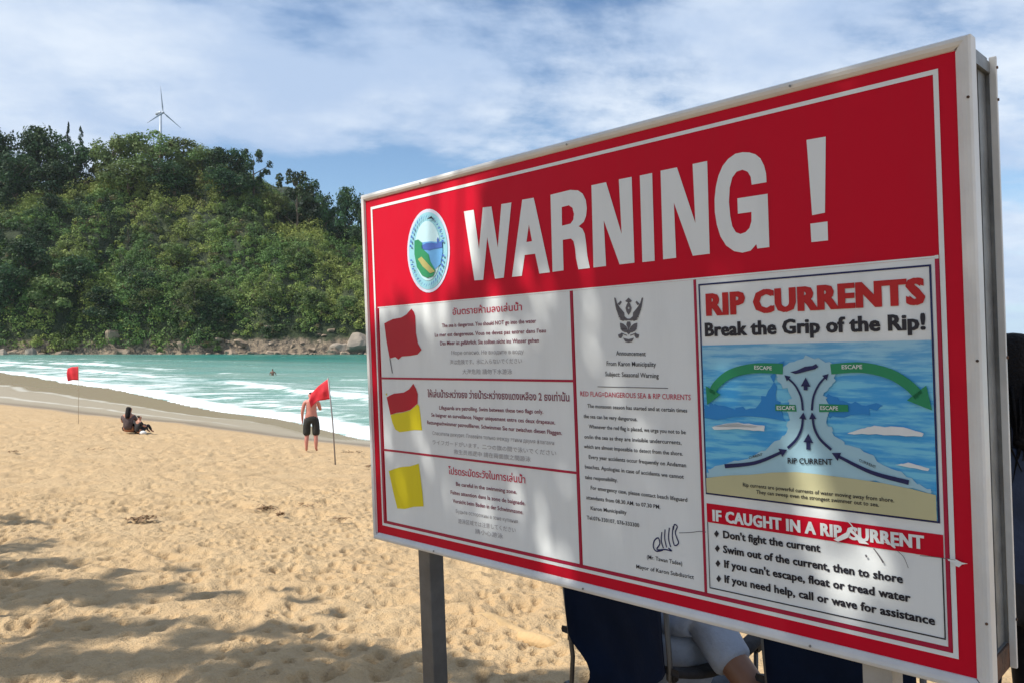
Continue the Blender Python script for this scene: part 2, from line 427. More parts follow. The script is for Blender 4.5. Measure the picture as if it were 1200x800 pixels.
# ------------------------------------------------------------------ headland
PXR = np.array([-900, -500, -264, -216, -176, -150, -132, -110, -73, -20, 30, 90, 160])
RH = np.array([60, 74, 79, 84, 93, 92, 83, 64, 57, 36, 14, -2, -12])
FTX = np.array([-900, -420, -260, -200, -120, -60, 0, 60, 160])
FTY = np.array([150, 235, 300, 317, 320, 320, 324, 335, 352])
def hill_z(x, y):
    ridge = np.interp(x, PXR, RH); yf = np.interp(x, FTX, FTY) + 3.0 * fbm(x / 16, y * 0, 61, 3)
    t = (y - yf) / (410 - yf)
    tc_ = np.clip(t, 0, 1)
    prof = np.where(t < 0, t * 1.2, 0.86 * tc_ ** 0.80 + 0.14 * sstep(0, 0.10, tc_))
    gul = fbm(x / 34 + y / 160, y / 120, 63, 4) * 20 + fbm(x / 11, y / 22, 66, 3) * 7
    spur = 15 * np.exp(-((x + 232 - (y - 330) * 0.35) / 26) ** 2) * sstep(0.05, 0.4, tc_) * (1 - tc_)
    spur += -13 * np.exp(-((x + 170 + (y - 330) * 0.25) / 15) ** 2) * sstep(0.0, 0.3, tc_) * (1 - tc_ ** 2)
    z = SEA + prof * np.maximum(ridge + 2, 0.5) + (gul * sstep(0.02, 0.25, tc_) * (1 - tc_ * 0.8) + spur) * np.clip(ridge / 60, 0, 1)
    back = np.where(y > 410, np.clip((y - 410) / 130, 0, 1) * 16 - np.clip((y - 560) / 250, 0, 3) * 90, 0)
    return z + np.where(ridge > 20, back, np.minimum(back, 0))

hillM = bpy.data.materials.new('hillside'); hillM.use_nodes = True
t = NT(hillM.node_tree); b = hillM.node_tree.nodes['Principled BSDF']
pos = t.n('ShaderNodeNewGeometry').outputs['Position']
hz = t.n('ShaderNodeSeparateXYZ', {0: pos}).outputs[2]
rk = t.mix(t.ramp(t.noise(pos, 0.5, 9, 0.75), 0.38, 0.62), (0.33, 0.25, 0.17), (0.06, 0.05, 0.04))
gr = t.mix(t.ramp(t.noise(pos, 0.12, 8, 0.7), 0.35, 0.65), (0.018, 0.030, 0.012), (0.045, 0.06, 0.02))
t.l(t.mix(t.ramp(t.math('DIVIDE', t.math('ADD', hz, t.math('MULTIPLY', t.noise(pos, 0.2, 4), 6)), 20.0), 0.30, 0.42), rk, gr), b.inputs['Base Color'])
b.inputs['Roughness'].default_value = 0.95
bp = t.n('ShaderNodeBump', {'Strength': 1.0, 'Distance': 1.2, 'Height': t.noise(pos, 0.5, 8, 0.7)}); t.l(bp.outputs[0], b.inputs['Normal'])
xs = np.concatenate([np.linspace(-900, -290, 60, endpoint=False), np.linspace(-290, 0, 330, endpoint=False), np.linspace(0, 160, 50)])
ys = np.concatenate([np.linspace(150, 296, 40, endpoint=False), np.linspace(296, 430, 150, endpoint=False), np.linspace(430, 900, 50)])
GX, GY = np.meshgrid(xs, ys, indexing='ij')
GZ = hill_z(GX, GY); GZ = np.maximum(GZ, -7)
rough = (np.abs(fbm(GX / 5, GY / 5, 91, 4)) * 3.2) * sstep(18, 8, GZ) * sstep(-4, -1, GZ)
GZ = GZ + rough
i = np.arange(len(xs) - 1)[:, None] * len(ys) + np.arange(len(ys) - 1)[None, :]
F = np.stack([i, i + len(ys), i + len(ys) + 1, i + 1], -1).reshape(-1, 4)
hill = np_mesh('headland', np.stack([GX.ravel(), GY.ravel(), GZ.ravel()], 1), F, hillM)
setp(hill, kind='structure')

rng = np.random.default_rng(7)
OL = np.array([0.270, 0.310, 0.080]); GRN = np.array([0.120, 0.210, 0.058]); DK = np.array([0.022, 0.050, 0.021]); YG = np.array([0.19, 0.25, 0.05]); BR = np.array([0.13, 0.11, 0.05])
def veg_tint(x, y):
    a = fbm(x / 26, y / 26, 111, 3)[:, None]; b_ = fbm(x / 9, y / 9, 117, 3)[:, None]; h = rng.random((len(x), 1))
    left = sstep(-165, -215, x)[:, None]  # left slope darkened: terrain shade put into the leaf tint
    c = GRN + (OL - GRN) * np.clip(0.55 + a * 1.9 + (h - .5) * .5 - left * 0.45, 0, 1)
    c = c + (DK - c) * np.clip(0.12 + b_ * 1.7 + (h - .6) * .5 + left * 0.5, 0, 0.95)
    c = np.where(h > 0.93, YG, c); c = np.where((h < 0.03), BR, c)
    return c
N = 7000
cx = rng.uniform(-285, -20, N); tq = rng.random(N) ** 0.9
cy = np.interp(cx, FTX, FTY) + 3 + tq * 108
nf = 1500; cx[:nf] = rng.uniform(-285, -40, nf); cy[:nf] = np.interp(cx[:nf], FTX, FTY) + rng.uniform(-1, 16, nf)
cx[:600] = rng.uniform(-285, -120, 600); cy[:600] = np.interp(cx[:600], FTX, FTY) + rng.uniform(-3, 7, 600)
cz = hill_z(cx, cy)
ok = cz > np.where(cx > -118, 5.5, -1.0) + 3.5 * vn(cx / 7, cy / 7, 5)
cx, cy, cz = cx[ok], cy[ok], cz[ok]
rad = rng.uniform(1.2, 2.6, len(cx)) * (1 + 0.9 * (rng.random(len(cx)) > 0.85))
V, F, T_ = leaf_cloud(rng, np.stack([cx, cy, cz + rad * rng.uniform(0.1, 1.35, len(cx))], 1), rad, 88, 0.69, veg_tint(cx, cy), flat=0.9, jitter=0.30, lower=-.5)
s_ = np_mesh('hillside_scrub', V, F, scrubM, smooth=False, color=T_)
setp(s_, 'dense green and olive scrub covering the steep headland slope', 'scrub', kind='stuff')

# trees --------------------------------------------------------------
def make_crown(rng, kind):
    """unit tree: height 1, crown width about 1 (radius .5)"""
    C, Rr = [], []
    if kind == 'round':
        for i in range(26):
            a = rng.uniform(0, 6.28); r_ = rng.uniform(0, 0.38); z = rng.uniform(0.16, 0.87)
            r_ *= math.sqrt(max(0.15, 1 - ((z - .5) / .45) ** 2)); C.append((math.cos(a) * r_, math.sin(a) * r_, z)); Rr.append(rng.uniform(0.11, 0.19))
    elif kind == 'bushy':
        for i in range(22):
            a = rng.uniform(0, 6.28); z = rng.uniform(0.15, 0.86); r_ = rng.uniform(0.1, 0.40) * math.sqrt(max(.12, 1 - ((z - .4) / .55) ** 2))
            C.append((math.cos(a) * r_, math.sin(a) * r_, z)); Rr.append(rng.uniform(0.12, 0.18))
    elif kind == 'open':
        for i in range(20):
            a = rng.uniform(0, 6.28); z = rng.uniform(0.25, 0.92); r_ = rng.uniform(0.1, 0.46) * math.sqrt(max(.1, 1 - ((z - .6) / .42) ** 2))
            C.append((math.cos(a) * r_, math.sin(a) * r_, z)); Rr.append(rng.uniform(0.06, 0.11))
    else:
        for i in range(12):
            z = 0.15 + 0.80 * i / 11; a = i * 2.4; r_ = 0.22 * (1 - z) + 0.02
            C.append((math.cos(a) * r_, math.sin(a) * r_, z)); Rr.append(0.05 + 0.15 * (1 - z))
    return np.array(C), np.array(Rr)

TINT = {'round': np.array([0.038, 0.078, 0.032]), 'bushy': np.array([0.115, 0.155, 0.05]), 'open': np.array([0.050, 0.085, 0.036]), 'spire': np.array([0.018, 0.040, 0.018])}
PROTO = {}
rt = np.random.default_rng(21)
for kind in ('round', 'bushy', 'open', 'spire'):
    PROTO[kind] = []
    for v in range(3):
        C_, Rr = make_crown(rt, kind)
        tn = np.clip(TINT[kind] * (0.75 + 0.6 * rt.random((len(C_), 1))) + rt.normal(size=(len(C_), 3)) * 0.004, .008, 1)
        V, F, T_ = leaf_cloud(rt, C_, Rr, {'round': 150, 'bushy': 150, 'open': 110, 'spire': 80}[kind], 0.045, tn, flat=0.85, jitter=0.5, lower=-0.7)
        tmp = np_mesh('crown', V, F, leafM, smooth=False, color=T_)
        cme = tmp.data; bpy.data.objects.remove(tmp)
        parts = [tube_vf([(0, 0, -0.06), (0.01, 0, 0.25), (-0.01, 0.01, 0.5), (0, 0, 0.8)], [0.028, 0.022, 0.016, 0.005], 7)]
        for q_ in C_[:7]:
            z0 = max(0.12, q_[2] - 0.22)
            parts.append(tube_vf([(0, 0, z0), tuple((q_ * 0.55) + np.array([0, 0, z0 * .45])), tuple(q_)], [0.013, 0.009, 0.003], 5))
        Vt, Ft = join_vf(parts); tmp = mesh_obj('trunk', Vt, Ft, barkM, smooth=True); tme = tmp.data; bpy.data.objects.remove(tmp)
        PROTO[kind].append((cme, tme))

def tree_at(x, y, h, wd, kind, label, v=0, name='ridge_tree', group='trees along the headland ridge', rz=0, sink=0.03):
    z = float(hill_z(np.array([x]), np.array([y]))[0])
    o = empty(name, (x, y, z - sink * h), (0, 0, rz)); o.scale = (wd, wd, h)
    setp(o, label, 'tree', group)
    cme, tme = PROTO[kind][v % 3]
    link('trunk', tme, o); link('crown', cme, o)
    return o

# (px centre, px top, px width, distance, kind, look)
RT = [(-60, 150, 60, 405, 'round', ''), (-18, 148, 56, 400, 'round', ''), (8, 147, 52, 404, 'round', 'tall dark broadleaf tree at the left edge of the photo, on the ridge'),
      (40, 143, 60, 400, 'round', 'wide dark round-crowned tree near the left edge, tallest of the left clump'),
      (62, 152, 46, 408, 'round', 'dark tree between the wide round-crowned tree and the two spiky conifers'),
      (79, 141, 17, 410, 'spire', 'narrow dark conifer, the left and taller of the two spires on the ridge'),
      (94, 146, 19, 411, 'spire', 'narrow dark conifer, the right of the two spires on the ridge'),
      (88, 165, 50, 398, 'round', 'dark broadleaf tree just below the two spiky conifers'),
      (20, 178, 60, 388, 'round', 'dark low tree in front of the left ridge clump by the photo edge'),
      (62, 185, 56, 388, 'round', 'dark low tree in front of the left ridge clump, right of its neighbour'),
      (112, 168, 40, 402, 'open', 'thin dark tree in the dip left of the light green bushy trees'),
      (132, 157, 50, 398, 'bushy', 'light green bushy tree, leftmost of the bright ones under the turbine'),
      (158, 152, 54, 404, 'bushy', 'light green bushy tree directly left of the wind turbine tower'),
      (186, 153, 56, 398, 'bushy', 'light green bushy tree hiding the foot of the wind turbine'),
      (214, 160, 50, 404, 'bushy', 'light green bushy tree directly right of the wind turbine'),
      (236, 172, 44, 400, 'bushy', 'olive bushy tree between the turbine trees and the dark crown'),
      (150, 185, 60, 388, 'bushy', 'low olive tree below the light green trees left of the turbine'),
      (205, 188, 62, 388, 'round', 'low dark tree beneath the turbine, in front of the bushy ones'),
      (256, 170, 46, 396, 'round', 'dark dense tree right of the bushy turbine trees'),
      (280, 174, 42, 399, 'round', 'dark dense tree beside the bare-branched one on the ridge'),
      (297, 172, 34, 404, 'open', 'thin open-branched tree with sky showing through, right end of the high ridge'),
      (262, 195, 50, 388, 'round', 'low dark tree under the dense crowns at the ridge shoulder'),
      (312, 222, 26, 400, 'bushy', 'small low tree in the saddle between the two ridge clumps'),
      (326, 226, 26, 398, 'bushy', 'small bush-like tree at the left foot of the tallest lone tree'),
      (348, 194, 46, 398, 'open', 'tall lone dark tree standing right of the saddle'),
      (360, 207, 40, 402, 'round', 'dark tree touching the right side of the tall lone tree'),
      (382, 222, 34, 400, 'round', 'small dark tree in the notch left of the last round tree'),
      (404, 215, 36, 400, 'round', 'dark round tree nearest the sign, last full one in view'),
      (424, 226, 30, 398, 'round', 'dark tree half hidden by the upper left corner of the sign'),
      (450, 236, 44, 400, 'round', ''), (480, 245, 46, 398, 'round', ''), (530, 275, 50, 396, 'bushy', '')]
for k, (px, top, wpx, d, kind, lab) in enumerate(RT):
    x = (px - 600) / FPX * d
    gz = float(hill_z(np.array([x]), np.array([float(d)]))[0])
    ztop = EYE + (405 - top) / FPX * d
    h = max(ztop - gz, 7) * 1.0
    wd = wpx / FPX * d * 1.22
    tree_at(x, d, h, wd, kind, lab or 'dark tree on the headland ridge out of view beside the frame edge or sign', v=k, rz=k * 1.3)

# bigger single trees on the slope
SLP = [(60, 232, 36, 'round', 'dark tree standing alone on the upper left slope'), (150, 262, 20, 'spire', 'small dark conical tree on the upper left slope'),
       (30, 300, 60, 'round', 'dark round tree halfway up the left slope'), (90, 318, 56, 'round', 'dark round tree on the left spur above the gully'),
       (15, 345, 60, 'round', 'dark tree low on the slope at the left photo edge'), (62, 352, 60, 'bushy', 'green tree low on the left slope beside the dark gully'),
       (120, 350, 52, 'round', 'dark tree above the shaded rocks left of the gully'), (175, 345, 44, 'bushy', 'pale green tree beside the gully above the shore'),
       (228, 335, 44, 'bushy', 'grey green tree low in the middle of the slope'), (262, 352, 36, 'round', 'dark green tree above the pale shore rocks'),
       (205, 290, 40, 'bushy', 'olive green tree in the middle of the slope'), (370, 345, 40, 'bushy', 'bright green tree just above the rocks near the sign'),
       (350, 290, 40, 'bushy', 'olive tree high on the right part of the slope'), (318, 340, 34, 'bushy', 'green tree above the brown rock shelf'),
       (405, 350, 36, 'bushy', 'olive tree close to the left edge of the sign')]
for k, (px, py, wpx, kind, lab) in enumerate(SLP):
    yy = np.linspace(322, 402, 240); xx = (px - 600) / FPX * yy
    zz_ = hill_z(xx, yy); pv = 405 - (zz_ + 4 - EYE) / yy * FPX
    j = int(np.argmin(np.abs(pv - (py + 12)))); d = float(yy[j]); wd = wpx / FPX * d
    tree_at(float(xx[j]), d, wd * (0.85 if kind != 'spire' else 2.0), wd * 1.1, kind, lab, v=k + 1, name='slope_tree', group='single trees standing out on the headland slope', rz=k, sink=0.12)

# rocks --------------------------------------------------------------
rockM = mat('shore_rock', (0.34, 0.26, 0.185), 0.9, bump=1.0, bscale=1.2, col2=(0.13, 0.095, 0.07), vscale=0.5)
rockP = mat('pale_rock', (0.33, 0.27, 0.21), 0.9, bump=1.0, bscale=1.2, col2=(0.20, 0.17, 0.14), vscale=0.5)
def rock_mesh(seed, m):
    bm = bmesh.new(); bmesh.ops.create_icosphere(bm, subdivisions=3, radius=1)
    rs = np.random.default_rng(seed); pl = [(Vector(rs.normal(size=3)).normalized(), rs.uniform(0.50, 0.80)) for _ in range(15)]
    from mathutils import noise as mn
    for v in bm.verts:
        for nrm, dd_ in pl:
            e = v.co.dot(nrm) - dd_
            if e > 0: v.co -= nrm * e
        v.co *= 1 + 0.16 * mn.noise(v.co * 2.2 + Vector((seed, 0, 0)))
    me = bpy.data.meshes.new('shore_rock'); bm.to_mesh(me); bm.free(); me.materials.append(m); return me
RM = [rock_mesh(i, rockM) for i in range(5)]; RP = [rock_mesh(10 + i, rockP) for i in range(2)]
rr_ = random.Random(5)
def put_rock(px, d, w_, h_, me, label, group='rocks along the foot of the headland'):
    x = (px - 600) / FPX * d
    o = link('shore_rock', me); z = max(float(hill_z(np.array([x]), np.array([float(d)]))[0]), SEA)
    o.location = (x, d, z + h_ * 0.02); o.scale = (w_ / 2, w_ / 2.2, h_ / 1.7); o.rotation_euler = (rr_.uniform(-.3, .3), rr_.uniform(-.3, .3), rr_.uniform(0, 6))
    setp(o, label, 'rock', group); return o
for i in range(74):
    px = rr_.uniform(-30, 470) if i < 30 else rr_.uniform(255, 440)
    d = float(np.interp((px - 600) / FPX * 318, FTX, FTY)) + (rr_.uniform(-3.0, 0.5) if px < 255 else rr_.uniform(-3.0, 5))
    s = rr_.uniform(1.6, 4.2) if i % 4 else rr_.uniform(4, 8)
    where = next(w_ for lim, w_ in ((40, 'near the pale upright boulder'), (110, 'below the dark left spur'), (170, 'beside the broad dark rock below the gully'), (255, 'around the tall grey rock on the dark shore'),
        (300, 'at the left end of the brown rock shelf'), (345, 'in the middle of the brown rock shelf'), (385, 'on the shelf behind the near red flag'), (431, 'around the large pale outcrop'), (999, 'hidden behind the sign')) if px < lim)
    put_rock(px, d, s, s * rr_.uniform(0.35, 0.6), RM[i % 5], ('large' if s > 4.5 else 'middling' if s > 2.8 else 'small') + ' brown rock ' + ('at the waterline ' if d < float(np.interp((px - 600) / FPX * 318, FTX, FTY)) - .8 else 'up the bank ') + where)
put_rock(36, 305, 4.6, 5.2, RP[0], 'pale upright boulder on the shore near the left edge of the photo', None)
put_rock(3, 303, 5.0, 5.4, RP[1], 'pale boulder cut by the left edge of the photo at the waterline', None)
put_rock(418, 322, 13, 12, RP[1], 'large pale rock outcrop beside the left edge of the sign', None)
put_rock(398, 321, 9, 6.5, RP[0], 'low pale rock adjoining the large outcrop near the sign', None)
put_rock(214, 320, 5, 6, RM[1], 'grey rock sticking up from the dark shore below the middle slope', None)
put_rock(132, 320, 9, 6, RM[2], 'broad dark grey rock at the waterline below the left gully', None)

# wind turbine -------------------------------------------------------
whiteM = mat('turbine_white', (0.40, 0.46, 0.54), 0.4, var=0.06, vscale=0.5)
D_ = 520.0; tx = (187.5 - 600) / FPX * D_; hubz = EYE + (405 - 133) / FPX * D_
tz = float(hill_z(np.array([tx]), np.array([D_]))[0]) - 1
wt = empty('wind_turbine', (tx, D_, tz)); setp(wt, 'white three bladed wind turbine rising behind the ridge trees', 'wind turbine')
HZ = hubz - tz
tube('tower', [(0, 0, 0), (0, 0, HZ * .5), (0, 0, HZ)], [1.3, 1.0, 0.75], whiteM, wt, 16)
nv, nf = tube_vf([(-3.9, 2.1, HZ + 0.2), (-2.9, 1.6, HZ + .4), (0, 0, HZ + .5), (1.3, -0.7, HZ + .4)], [0.7, 1.25, 1.3, 1.0], 12)
mesh_obj('nacelle', nv, nf, whiteM, wt, True)
hub = Vector((2.2, -1.2, HZ + 0.4))
hv, hf = tube_vf([hub + Vector((-1.1, .6, 0)), hub, hub + Vector((1.0, -.5, 0))], [0.9, 0.85, 0.25], 12)
mesh_obj('hub', hv, hf, whiteM, wt, True)
for a in (98, -22, 218):
    a = R(a); d_ = Vector((math.cos(a) * 0.86, -math.cos(a) * -0.5, math.sin(a)))
    d_ = Vector((math.cos(a) * 0.36, math.cos(a) * 0.93, math.sin(a))).normalized(); sd = d_.cross(Vector((0.88, -0.48, 0))).normalized(); nn = d_.cross(sd)
    V, Fb = [], []
    prof = [(0.0, .28, .25), (0.06, .32, .25), (0.18, .6, .2), (0.4, .46, .13), (0.7, .3, .09), (1.0, .14, .05)]
    for t_, c_, th_ in prof:
        p = hub + d_ * (0.6 + 16.0 * t_)
        for k in range(8):
            q_ = 2 * math.pi * k / 8; V.append(p + sd * math.cos(q_) * c_ + nn * math.sin(q_) * th_)
    for i_ in range(len(prof) - 1):
        for k in range(8): Fb.append((i_ * 8 + k, i_ * 8 + (k + 1) % 8, (i_ + 1) * 8 + (k + 1) % 8, (i_ + 1) * 8 + k))
    Fb.append(tuple((len(prof) - 1) * 8 + k for k in range(8)))
    mesh_obj('blade', V, Fb, whiteM, wt, True)

# ------------------------------------------------------------------ warning sign
cp, sp = math.cos(PITCH), math.sin(PITCH)
def c2w(v):  # (right, down, forward) measured from the eye -> world direction
    x, y, z = v; return Vector((x, z * cp + y * sp, z * sp - y * cp))
EX = np.array([0.70974647, -0.02400946, -0.70404793]); EX /= np.linalg.norm(EX)
EYv = np.array([0.03472159, 0.99938305, 0.00528583]); EYv -= EX * (EX @ EYv); EYv /= np.linalg.norm(EYv)
TL = np.array([-0.55044441, -0.53537234, 2.92021278]); NRM = np.cross(EX, EYv)
def uv(px, py):
    d = np.array([(px - 600) / FPX, (py - 400) / FPX, 1]); tq_ = (TL @ NRM) / (d @ NRM); p = d * tq_ - TL
    return float(p @ EX), float(p @ EYv)
sx = c2w(EX); sy = -c2w(EYv); sz = sx.cross(sy)
origin = c2w(TL) + Vector((0, 0, EYE))
U0, V0 = 1.0, 2.45                         # foot of the sign in its own plane
base = origin + sx * U0 - sy * V0
sign = bpy.data.objects.new('warning_sign', None); COL.objects.link(sign)
sign.matrix_world = Matrix.Translation(base) @ Matrix((sx, sy, sz)).transposed().to_4x4()
setp(sign, 'large red and white rip current warning sign on two steel posts', 'sign')
def L(u, v, w_=0.0): return (u - U0, V0 - v, w_)
SW, SH = 2.005, 1.26

def paint(name, col, rough=0.38, dirt=0.12, **kw):
    m = bpy.data.materials.new(name); m.use_nodes = True
    t = NT(m.node_tree); b = m.node_tree.nodes['Principled BSDF']
    oc = t.n('ShaderNodeTexCoord').outputs['Object']
    st = t.n('ShaderNodeMapping', {0: oc, 3: (5, 0.8, 1)}).outputs[0]
    f = t.ramp(t.noise(st, 2.5, 7, 0.65), 0.42, 0.75)
    t.l(t.mix(t.math('MULTIPLY', f, dirt), col, tuple(0.55 * c + 0.05 for c in col)), b.inputs['Base Color'])
    t.l(t.math('ADD', rough, t.math('MULTIPLY', f, 0.15)), b.inputs['Roughness'])
    b.inputs['Specular IOR Level'].default_value = 0.3
    bp = t.n('ShaderNodeBump', {'Strength': 0.35, 'Distance': 0.02, 'Height': t.noise(oc, 3.2, 3, 0.5)}); t.l(bp.outputs[0], b.inputs['Normal'])
    return m
redM = paint('sign_red', (0.60, 0.003, 0.024), 0.48); redM.node_tree.nodes['Principled BSDF'].inputs['Specular IOR Level'].default_value = 0.14; darkredM = paint('sign_rule_red', (0.42, 0.010, 0.05))
whM = paint('sign_white', (0.79, 0.83, 0.84), 0.35, 0.16); blackM = paint('print_black', (0.02, 0.02, 0.03)); navyM = paint('print_navy', (0.015, 0.02, 0.10))
greyM = paint('print_grey', (0.13, 0.125, 0.14)); txtredM = paint('print_red', (0.55, 0.03, 0.08)); txtdarkM = paint('print_maroon', (0.22, 0.03, 0.07))
yelM = paint('print_yellow', (0.78, 0.66, 0.01)); riptxtM = paint('print_scarlet', (0.50, 0.012, 0.014)); grnM = paint('print_green', (0.02, 0.27, 0.12))
flagredM = paint('flag_print_red', (0.48, 0.0, 0.02))
alM = mat('frame_white_metal', (0.74, 0.74, 0.72), 0.42, metal=0.0, bump=0.15, bscale=18, var=0.16, vscale=4)
steelM = mat('galvanised_steel', (0.30, 0.31, 0.31), 0.5, metal=0.55, bump=0.2, bscale=40, var=0.35, vscale=9)
rustM = mat('rusty_steel', (0.20, 0.10, 0.055), 0.85, metal=0.2, bump=0.6, bscale=60, col2=(0.07, 0.05, 0.04), vscale=14)
darkM = mat('dark_channel', (0.15, 0.155, 0.16), 0.6, metal=0.5, var=0.4, vscale=5, bump=0.2)

z_l = [0.0]
class Print:
    """flat print collected into one mesh lying on the sign face"""
    def __init__(s, layer): s.V = []; s.F = []; s.z = 0.0012 * layer
    def poly(s, pts, holes=()):
        loops = [[Vector((u, -v, 0)) for u, v in pts]] + [[Vector((u, -v, 0)) for u, v in h] for h in holes]
        tris = tessellate_polygon(loops); fl = [p for lp in loops for p in lp]; o = len(s.V)
        s.V += [(p.x - U0, p.y + V0, s.z) for p in fl]
        for a_, b_, c_ in tris:
            pa, pb, pc = fl[a_], fl[b_], fl[c_]
            if (pb - pa).cross(pc - pa).z < 0: b_, c_ = c_, b_
            s.F.append((o + a_, o + b_, o + c_))
        return s
    def px(s, pts, sc=1, ox=0, oy=0, holes=()):
        f = lambda P: [uv(ox + x / sc, oy + y / sc) for x, y in P]
        return s.poly(f(pts), [f(h) for h in holes])
    def rect(s, u0, u1, v0, v1): return s.poly([(u0, v0), (u1, v0), (u1, v1), (u0, v1)])
    def ring(s, u0, u1, v0, v1, t_):
        s.rect(u0, u1, v0, v0 + t_); s.rect(u0, u1, v1 - t_, v1); s.rect(u0, u0 + t_, v0 + t_, v1 - t_); s.rect(u1 - t_, u1, v0 + t_, v1 - t_); return s
    def stroke(s, pts, w0, w1=None, head=0.0, smooth=True):
        P = [Vector((u, v)) for u, v in pts]; w1 = w0 if w1 is None else w1
        if smooth and len(P) > 2:
            Q = []
            for i in range(len(P) - 1):
                p0, p1, p2, p3 = P[max(i - 1, 0)], P[i], P[i + 1], P[min(i + 2, len(P) - 1)]
                for k in range(6):
                    t_ = k / 6; Q.append(0.5 * ((2 * p1) + (p2 - p0) * t_ + (2 * p0 - 5 * p1 + 4 * p2 - p3) * t_ * t_ + (3 * p1 - p0 - 3 * p2 + p3) * t_ ** 3))
            P = Q + [P[-1]]
        n_ = len(P)
        for i in range(n_ - 1):
            d = (P[i + 1] - P[i]); nn_ = Vector((-d.y, d.x)).normalized()
            dj = (P[min(i + 2, n_ - 1)] - P[i + 1]) if i + 2 < n_ else d; nj = Vector((-dj.y, dj.x)).normalized()
            dk = (P[i] - P[i - 1]) if i > 0 else d; nk = Vector((-dk.y, dk.x)).normalized()
            a_ = (nn_ + nk).normalized() * (w0 + (w1 - w0) * i / n_) / 2; b_ = (nn_ + nj).normalized() * (w0 + (w1 - w0) * (i + 1) / n_) / 2
            q_ = [P[i] - a_, P[i + 1] - b_, P[i + 1] + b_, P[i] + a_]
            o = len(s.V); s.V += [(p.x - U0, V0 - p.y, s.z) for p in q_]; s.F.append((o + 3, o + 2, o + 1, o))
        if head:
            d = (P[-1] - P[-3 if n_ > 2 else -2]).normalized(); nn_ = Vector((-d.y, d.x))
            s.poly([tuple(P[-1] + nn_ * head * .55 - d * head * .2), tuple(P[-1] + d * head * .8), tuple(P[-1] - nn_ * head * .55 - d * head * .2)])
        return s
    def heavy(s, body, a, b_, h, bold=0.0, d=0.002, **kw):
        n0 = len(s.V); z0 = s.z
        for k_, (dx_, dy_) in enumerate(((0, 0), (-1, -.35), (1, .35), (-1, .35), (1, -.35))):
            i0 = len(s.V); s.z = z0 + k_ * 0.00012; s.text(body, a, b_, h, bold, **kw)
            for i in range(i0, len(s.V)): s.V[i] = (s.V[i][0] + dx_ * d, s.V[i][1] + dy_ * d, s.V[i][2])
        s.z = z0; return s
    def text(s, body, a, b_, h, bold=0.0, sc=1, ox=0, oy=0, spacing=1.0):
        """text set between two baseline pixels of the photograph, cap height h in metres"""
        (u0, v0), (u1, v1) = uv(ox + a[0] / sc, oy + a[1] / sc), uv(ox + b_[0] / sc, oy + b_[1] / sc)
        cu = bpy.data.curves.new('lettering', 'FONT'); cu.body = body; cu.resolution_u = 2; cu.offset = bold; cu.space_character = spacing
        to = bpy.data.objects.new('lettering', cu); COL.objects.link(to)
        dg = bpy.context.evaluated_depsgraph_get(); me = bpy.data.meshes.new_from_object(to.evaluated_get(dg))
        co = np.array([v.co[:] for v in me.vertices])
        if len(co):
            x0, x1 = co[:, 0].min(), co[:, 0].max(); k = (u1 - u0) / (x1 - x0); kk = h / 0.70; dv = (v1 - v0) / (x1 - x0); o = len(s.V)
            for c_ in co: s.V.append((u0 + (c_[0] - x0) * k - U0, V0 - (v0 + (c_[0] - x0) * dv) + c_[1] * kk, s.z))
            s.F += [tuple(o + i for i in p.vertices) for p in me.polygons]
        bpy.data.objects.remove(to); bpy.data.curves.remove(cu); bpy.data.meshes.remove(me); return s
    def build(s, name, m, parent, label=None):
        o = mesh_obj(name, s.V, s.F, m, parent)
        if label: o['label'] = label
        return o
def child(parent): return parent

# board and frame
face = box('sign_board', (L(0.012, 0)[0], L(SW - 0.012, 0)[0], L(0, SH - 0.012)[1], L(0, 0.012)[1], -0.018, 0.0), redM, sign)
def rail(name, a, b_, width, horiz):
    # extruded moulding with a rounded front, mitred by butting
    prof = [(0, -0.028), (0, 0.004), (0.0035, 0.0095), (0.010, 0.011), (0.017, 0.009), (width - 0.001, 0.0035), (width, 0.0005), (width, -0.0005), (width - .004, -0.028)]
    V, Fq = [], []
    ends = (a, b_)
    for e, p in enumerate(ends):
        for (q_, z) in prof:
            m_ = q_
            if horiz == 'top': u, v = (p + (m_ if e == 0 else -m_)), m_
            elif horiz == 'bottom': u, v = (p + (m_ if e == 0 else -m_)), SH - m_
            elif horiz == 'left': u, v = m_, (p + (m_ if e == 0 else -m_))
            else: u, v = SW - m_, (p + (m_ if e == 0 else -m_))
            V.append(L(u, v, z))
    n_ = len(prof)
    for k in range(n_): Fq.append((k, (k + 1) % n_, n_ + (k + 1) % n_, n_ + k))
    Fq.append(tuple(range(n_))); Fq.append(tuple(range(n_, 2 * n_)))
    o = mesh_obj(name, V, Fq, alM, sign)
    bm = bmesh.new(); bm.from_mesh(o.data); bmesh.ops.recalc_face_normals(bm, faces=bm.faces[:]); bm.to_mesh(o.data); bm.free()
    return o
rail('frame_rail', 0.0, SW, 0.024, 'top'); rail('frame_rail', 0.0, SW, 0.026, 'bottom')
rail('frame_rail', 0.0, SH, 0.018, 'left'); rail('frame_rail', 0.0, SH, 0.028, 'right')
